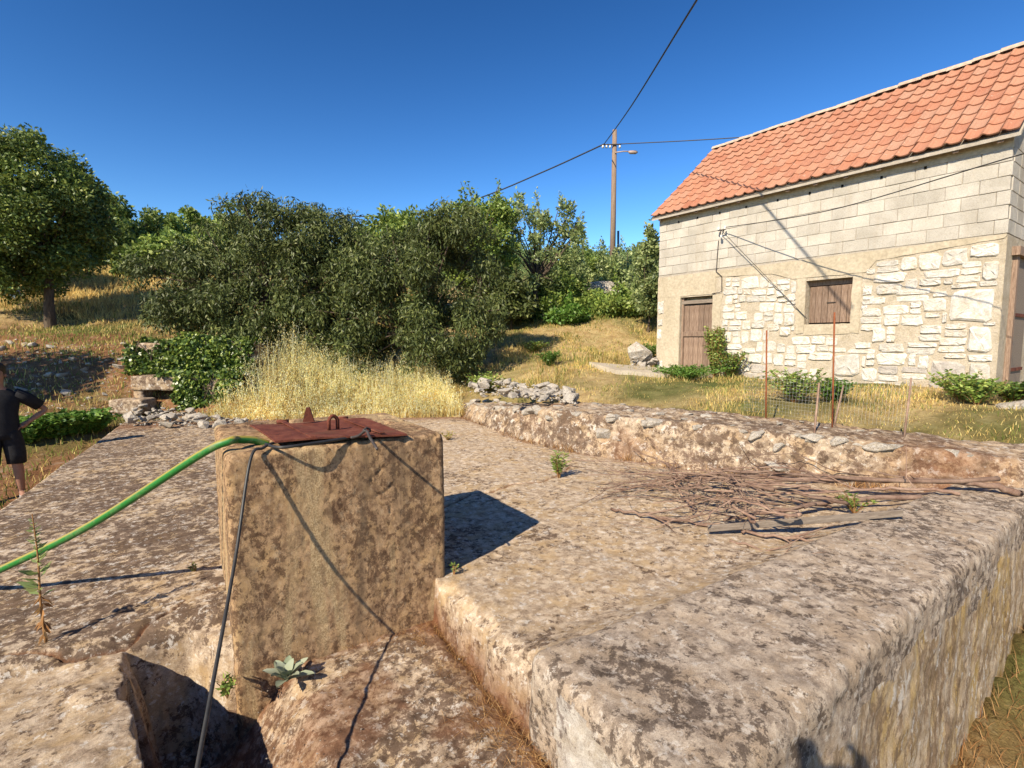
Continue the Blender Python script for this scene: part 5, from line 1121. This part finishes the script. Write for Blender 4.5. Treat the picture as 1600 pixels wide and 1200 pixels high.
weed('weed', 'tiny yellow flowering sprig left of the wellhead', on_z(303, 893), .05, 6, .022, .6, 'yellowgreen', .03, 8, 5)
weed('weed', 'small green sprig in the shaded corner of the sunken step', on_z(355, 1085, -.24), .09, 8, .035, .5, 'fresh', .05, 9, 6)
weed('weed', 'thin pale weed standing in the dark pit', on_z(205, 1195, -.25), .13, 1, .03, .35, 'fresh', .01, 12, 7)
weed('weed', 'reddish dry tuft at the far end of the old wall', on_z(835, 672), .42, 26, .05, .2, 'deadgrass', .16, 12, 8)
weed('weed', 'low green tuft under the middle of the brushwood', on_z(1335, 800, .03), .16, 16, .05, .3, 'fresh', .15, 10, 9)
weed('weed', 'wispy brown dry tuft beside the far rubble', on_z(790, 655, .02), .36, 26, .05, .15, 'deadgrass', .22, 8, 13)
weed('weed', 'small dry herb on the slab right behind the wellhead', on_z(700, 688), .14, 10, .04, .3, 'yellowgreen', .1, 10, 14)
for i, (px, py, Y, h, mt, lb, sp) in enumerate([(858, 582, 11.8, .34, 'bright', 'single round green tuft standing in the dry meadow', .25), (1240, 640, 7.6, .5, 'fresh', 'feathery green weed clump before the house wall between the rods', .45), (1300, 645, 7.5, .35, 'bright', 'low green weed clump at the foot of the tall rod', .3), (1500, 640, 7.1, .42, 'fresh', 'leafy green weed clump under the grey boulder of the house wall', .4), (1582, 632, 6.9, .3, 'ivy', 'dark green weed clump by the gable corner', .35), (760, 590, 11.0, .42, 'fresh', 'yellow green shrubby weed at the end of the stone heap', .5), (1010, 520, 13.3, .45, 'bright', 'bright nettles growing behind the stones at the house corner', .4), (835, 535, 13.5, .3, 'ivy', 'low dark clump in the shade at the meadow edge', .4), (1525, 640, 6.9, .35, 'fresh', 'leafy green weed clump close to the gable corner', .3)]):
    q = at_y(px, py, Y); weed('weed_clump', lb, (q[0], q[1], gz(q[0], q[1])), h, 60, .07, .4, mt, sp, 26, 20+i, 'weed')
weed('shrub', 'dark green shrub climbing the wall beside the plank door', house_pt(1.75, -.25, gz(*house_pt(1.75, -.25, 0)[:2])), 1.15, 100, .055, .6, 'fresh', .20, 42, 40, 'shrub', None, .1, .006)
q = house_pt(2.15, -.3, 0); weed('shrub', 'leafy green shrub base spreading along the house wall by the path', (q.x, q.y, gz(q.x, q.y)), .6, 90, .055, .6, 'ivy', .30, 36, 41, 'shrub', None, .1, .006)
q = house_pt(1.6, -1.0, 0); weed('weed_clump', 'bright green herb bed beside the concrete door path', (q.x, q.y, gz(q.x, q.y)), .3, 110, .07, .4, 'bright', .7, 26, 42, 'weed')
for i in range(7):
    q = at_y(40 + 18*i, 668 - 4*i, 8.4 + .12*i); weed('potato_plant', 'bright green leafy plant in the row on the left below the slab', (q[0], q[1], gz(q[0], q[1])), .42, 60, .10, .55, 'bright', .34, 22, 60+i, 'plant', 'row of green plants')
# blue container under the left trees
q = at_y(23, 470, 17.0); z = gz(q[0], 17.0); t = thing('canister', 'small blue plastic canister with green lid under the left trees', 'canister', (q[0], 17.0, z))
link('body', rounded_box('body', (-.14, -.1, 0), (.14, .1, .36), .04, .04), M['blueplastic'], t); MB().tube([(0, 0, .36), (0, 0, .40), (0, 0, .48)], [.1, .11, .09], 10).build('lid', M['greenplastic'], t, True)

# ------------------------------------------------------------------ people
def skin_obj(name, joints, edges, mat, parent, root=0, sub=2):
    me = bpy.data.meshes.new(name); me.from_pydata([j[0] for j in joints], edges, []); o = link(name, me, mat, parent)
    md = o.modifiers.new('skin', 'SKIN'); md.use_smooth_shade = True
    for i, (c, r) in enumerate(joints):
        sv = me.skin_vertices[0].data[i]; sv.radius = r if hasattr(r, '__len__') else (r, r); sv.use_root = (i == root)
    sb = o.modifiers.new('sub', 'SUBSURF'); sb.levels = sub; sb.render_levels = sub; return o
def person(label, loc, rz, hand_l, elbow_l, hand_r, elbow_r):
    t = thing('person', label, 'person', loc, rz)
    sh = .19
    J = [((0, 0, .96), (.12, .09)), ((0, 0, 1.15), (.12, .09)), ((0, .0, 1.34), (.14, .09)), ((0, .01, 1.46), (.06, .055)), ((0, .0, 1.53), .055), ((0, -.02, 1.62), (.075, .09)), ((0, -.015, 1.71), (.078, .095)), ((0, -.005, 1.77), (.05, .06)),
         ((-.17, .01, 1.41), .045), (elbow_l, .043), (hand_l, .03), ((.17, .01, 1.41), .045), (elbow_r, .043), (hand_r, .03),
         ((-.10, 0, .86), .08), ((-.12, -.01, .48), .062), ((-.125, .0, .30), .056), ((-.13, .02, .09), .036), ((.10, 0, .86), .08), ((.13, -.01, .48), .062), ((.14, .0, .30), .056), ((.15, .02, .09), .036), ((-.135, -.12, .035), .035), ((.17, -.12, .035), .035)]
    Ed = [(0, 1), (1, 2), (2, 3), (3, 4), (4, 5), (5, 6), (6, 7), (3, 8), (8, 9), (9, 10), (3, 11), (11, 12), (12, 13), (0, 14), (14, 15), (15, 16), (16, 17), (0, 18), (18, 19), (19, 20), (20, 21), (17, 22), (21, 23)]
    body = skin_obj('body', J, Ed, M['skin'], t)
    def lerp(a, b, k): return tuple(a[i] + (b[i]-a[i])*k for i in range(3))
    def loft(mb, rings, n=18):
        V = []; F = []
        for (cx, cy, cz, rx, ry) in rings:
            for k in range(n):
                an = 2*math.pi*k/n; V.append((cx + rx*math.cos(an), cy + ry*math.sin(an), cz + .006*math.sin(3*an+cz*40)))
        for i in range(len(rings)-1):
            for k in range(n): F.append((i*n+k, i*n+(k+1) % n, (i+1)*n+(k+1) % n, (i+1)*n+k))
        F.append(tuple(range((len(rings)-1)*n, len(rings)*n))); F.append(tuple(range(n-1, -1, -1))); mb.add(V, F)
    mb = MB(); loft(mb, [(0, 0, .84, .195, .145), (0, 0, .90, .19, .142), (0, -.01, 1.02, .185, .145), (0, 0, 1.14, .18, .135), (0, .0, 1.28, .20, .135), (0, .0, 1.37, .215, .125), (0, .005, 1.43, .19, .105), (0, .01, 1.475, .12, .085), (0, .008, 1.50, .072, .068)])
    for sx, el in ((-1, elbow_l), (1, elbow_r)):
        a0 = Vector((sx*.15, .005, 1.415)); a1 = Vector(lerp((sx*.19, .01, 1.42), el, .75)); mb.tube([a0, a0.lerp(a1, .4)+Vector((sx*.012, 0, .012)), a1], [.085, .082, .075], 12)
    mb.build('shirt', M['blackcloth'], t, True)
    mb = MB()
    for sx in (-1, 1): loft(mb, [(sx*.125, -.005, .50, .098, .105), (sx*.12, -.003, .62, .105, .112), (sx*.105, 0, .78, .112, .125), (sx*.085, 0, .90, .105, .135), (sx*.08, 0, .97, .09, .12)])
    mb.build('shorts', M['blackcloth'], t, True)
    for s, fx in ((-1, -.13), (1, .16)):
        skin_obj('shoe', [((fx, .05, .05), (.05, .05)), ((fx+.01*s, -.06, .045), (.05, .04)), ((fx+.02*s, -.17, .035), (.045, .03))], [(0, 1), (1, 2)], M['shoe'], t)
    mb = MB(); loft(mb, [(0, .055, 1.60, .070, .060), (0, .045, 1.66, .090, .080), (0, .030, 1.71, .097, .098), (0, .012, 1.76, .096, .115), (0, .004, 1.80, .084, .104), (0, .004, 1.83, .055, .07), (0, .004, 1.845, .02, .03)]); mb.build('hair', M['hair'], t, True)
    skin_obj('nose', [((0, -.105, 1.69), .011), ((0, -.125, 1.655), .016)], [(0, 1)], M['skin'], t, 0, 1)
    for s in (-1, 1):
        skin_obj('ear', [((s*.082, .0, 1.64), (.01, .018)), ((s*.088, .005, 1.69), (.012, .02))], [(0, 1)], M['skin'], t, 0, 1)
        skin_obj('eye', [((s*.032, -.105, 1.69), .008), ((s*.040, -.102, 1.69), .008)], [(0, 1)], M['dark'], t, 0, 1)
    skin_obj('mouth', [((-.025, -.103, 1.61), .006), ((.025, -.103, 1.61), .006)], [(0, 1)], M['skin'], t, 0, 1)
    for hpos, el in ((hand_l, elbow_l), (hand_r, elbow_r)):
        h_ = Vector(hpos); d = (h_-Vector(el)).normalized(); sd = Vector((0, -1, 0)); mb = MB()
        mb.tube([h_-d*.02, h_+d*.02, h_+d*.05, h_+d*.085], [.026, .034, .038, .03], 10)
        for k in range(4):
            o_ = sd*(k-1.5)*.018; Lf = (.05, .062, .058, .045)[k]; b0 = h_+d*.075+o_
            mb.tube([b0, b0+d*Lf*.6, b0+d*Lf*.95+Vector((0, 0, -.02)), b0+d*Lf*1.1+Vector((0, 0, -.045))], [.0105, .0095, .009, .007], 7)
        b0 = h_+d*.03+sd*.03; mb.tube([b0, b0+d*.02+sd*.03, b0+d*.045+sd*.035], [.014, .012, .009], 7)
        mb.build('hand', M['skin'], t, True)
    return t
fp = on_z(12, 781, -.60); fz = gz(fp[0], fp[1])
person('person in black t-shirt and black shorts standing with hand on hip', (fp[0]-.06, fp[1]+.05, fz), math.atan2(-fp[0], fp[1]), (-.25, .0, 1.03), (-.45, .08, 1.17), (.25, .0, 1.02), (.46, .08, 1.17))

person('person taking the photograph, whose shadow falls on the parapet edge', (0.0, -.46, -.27), math.pi, (-.13, -.40, 1.84), (-.30, -.16, 1.55), (.13, -.40, 1.84), (.30, -.16, 1.55))
o = link('phone', bevel_box('phone', (.16, .008, .075), .003), M['rubber']); o.location = (0, -.03, 1.56); tag(o, 'dark phone held up by the person taking the photograph', 'phone')
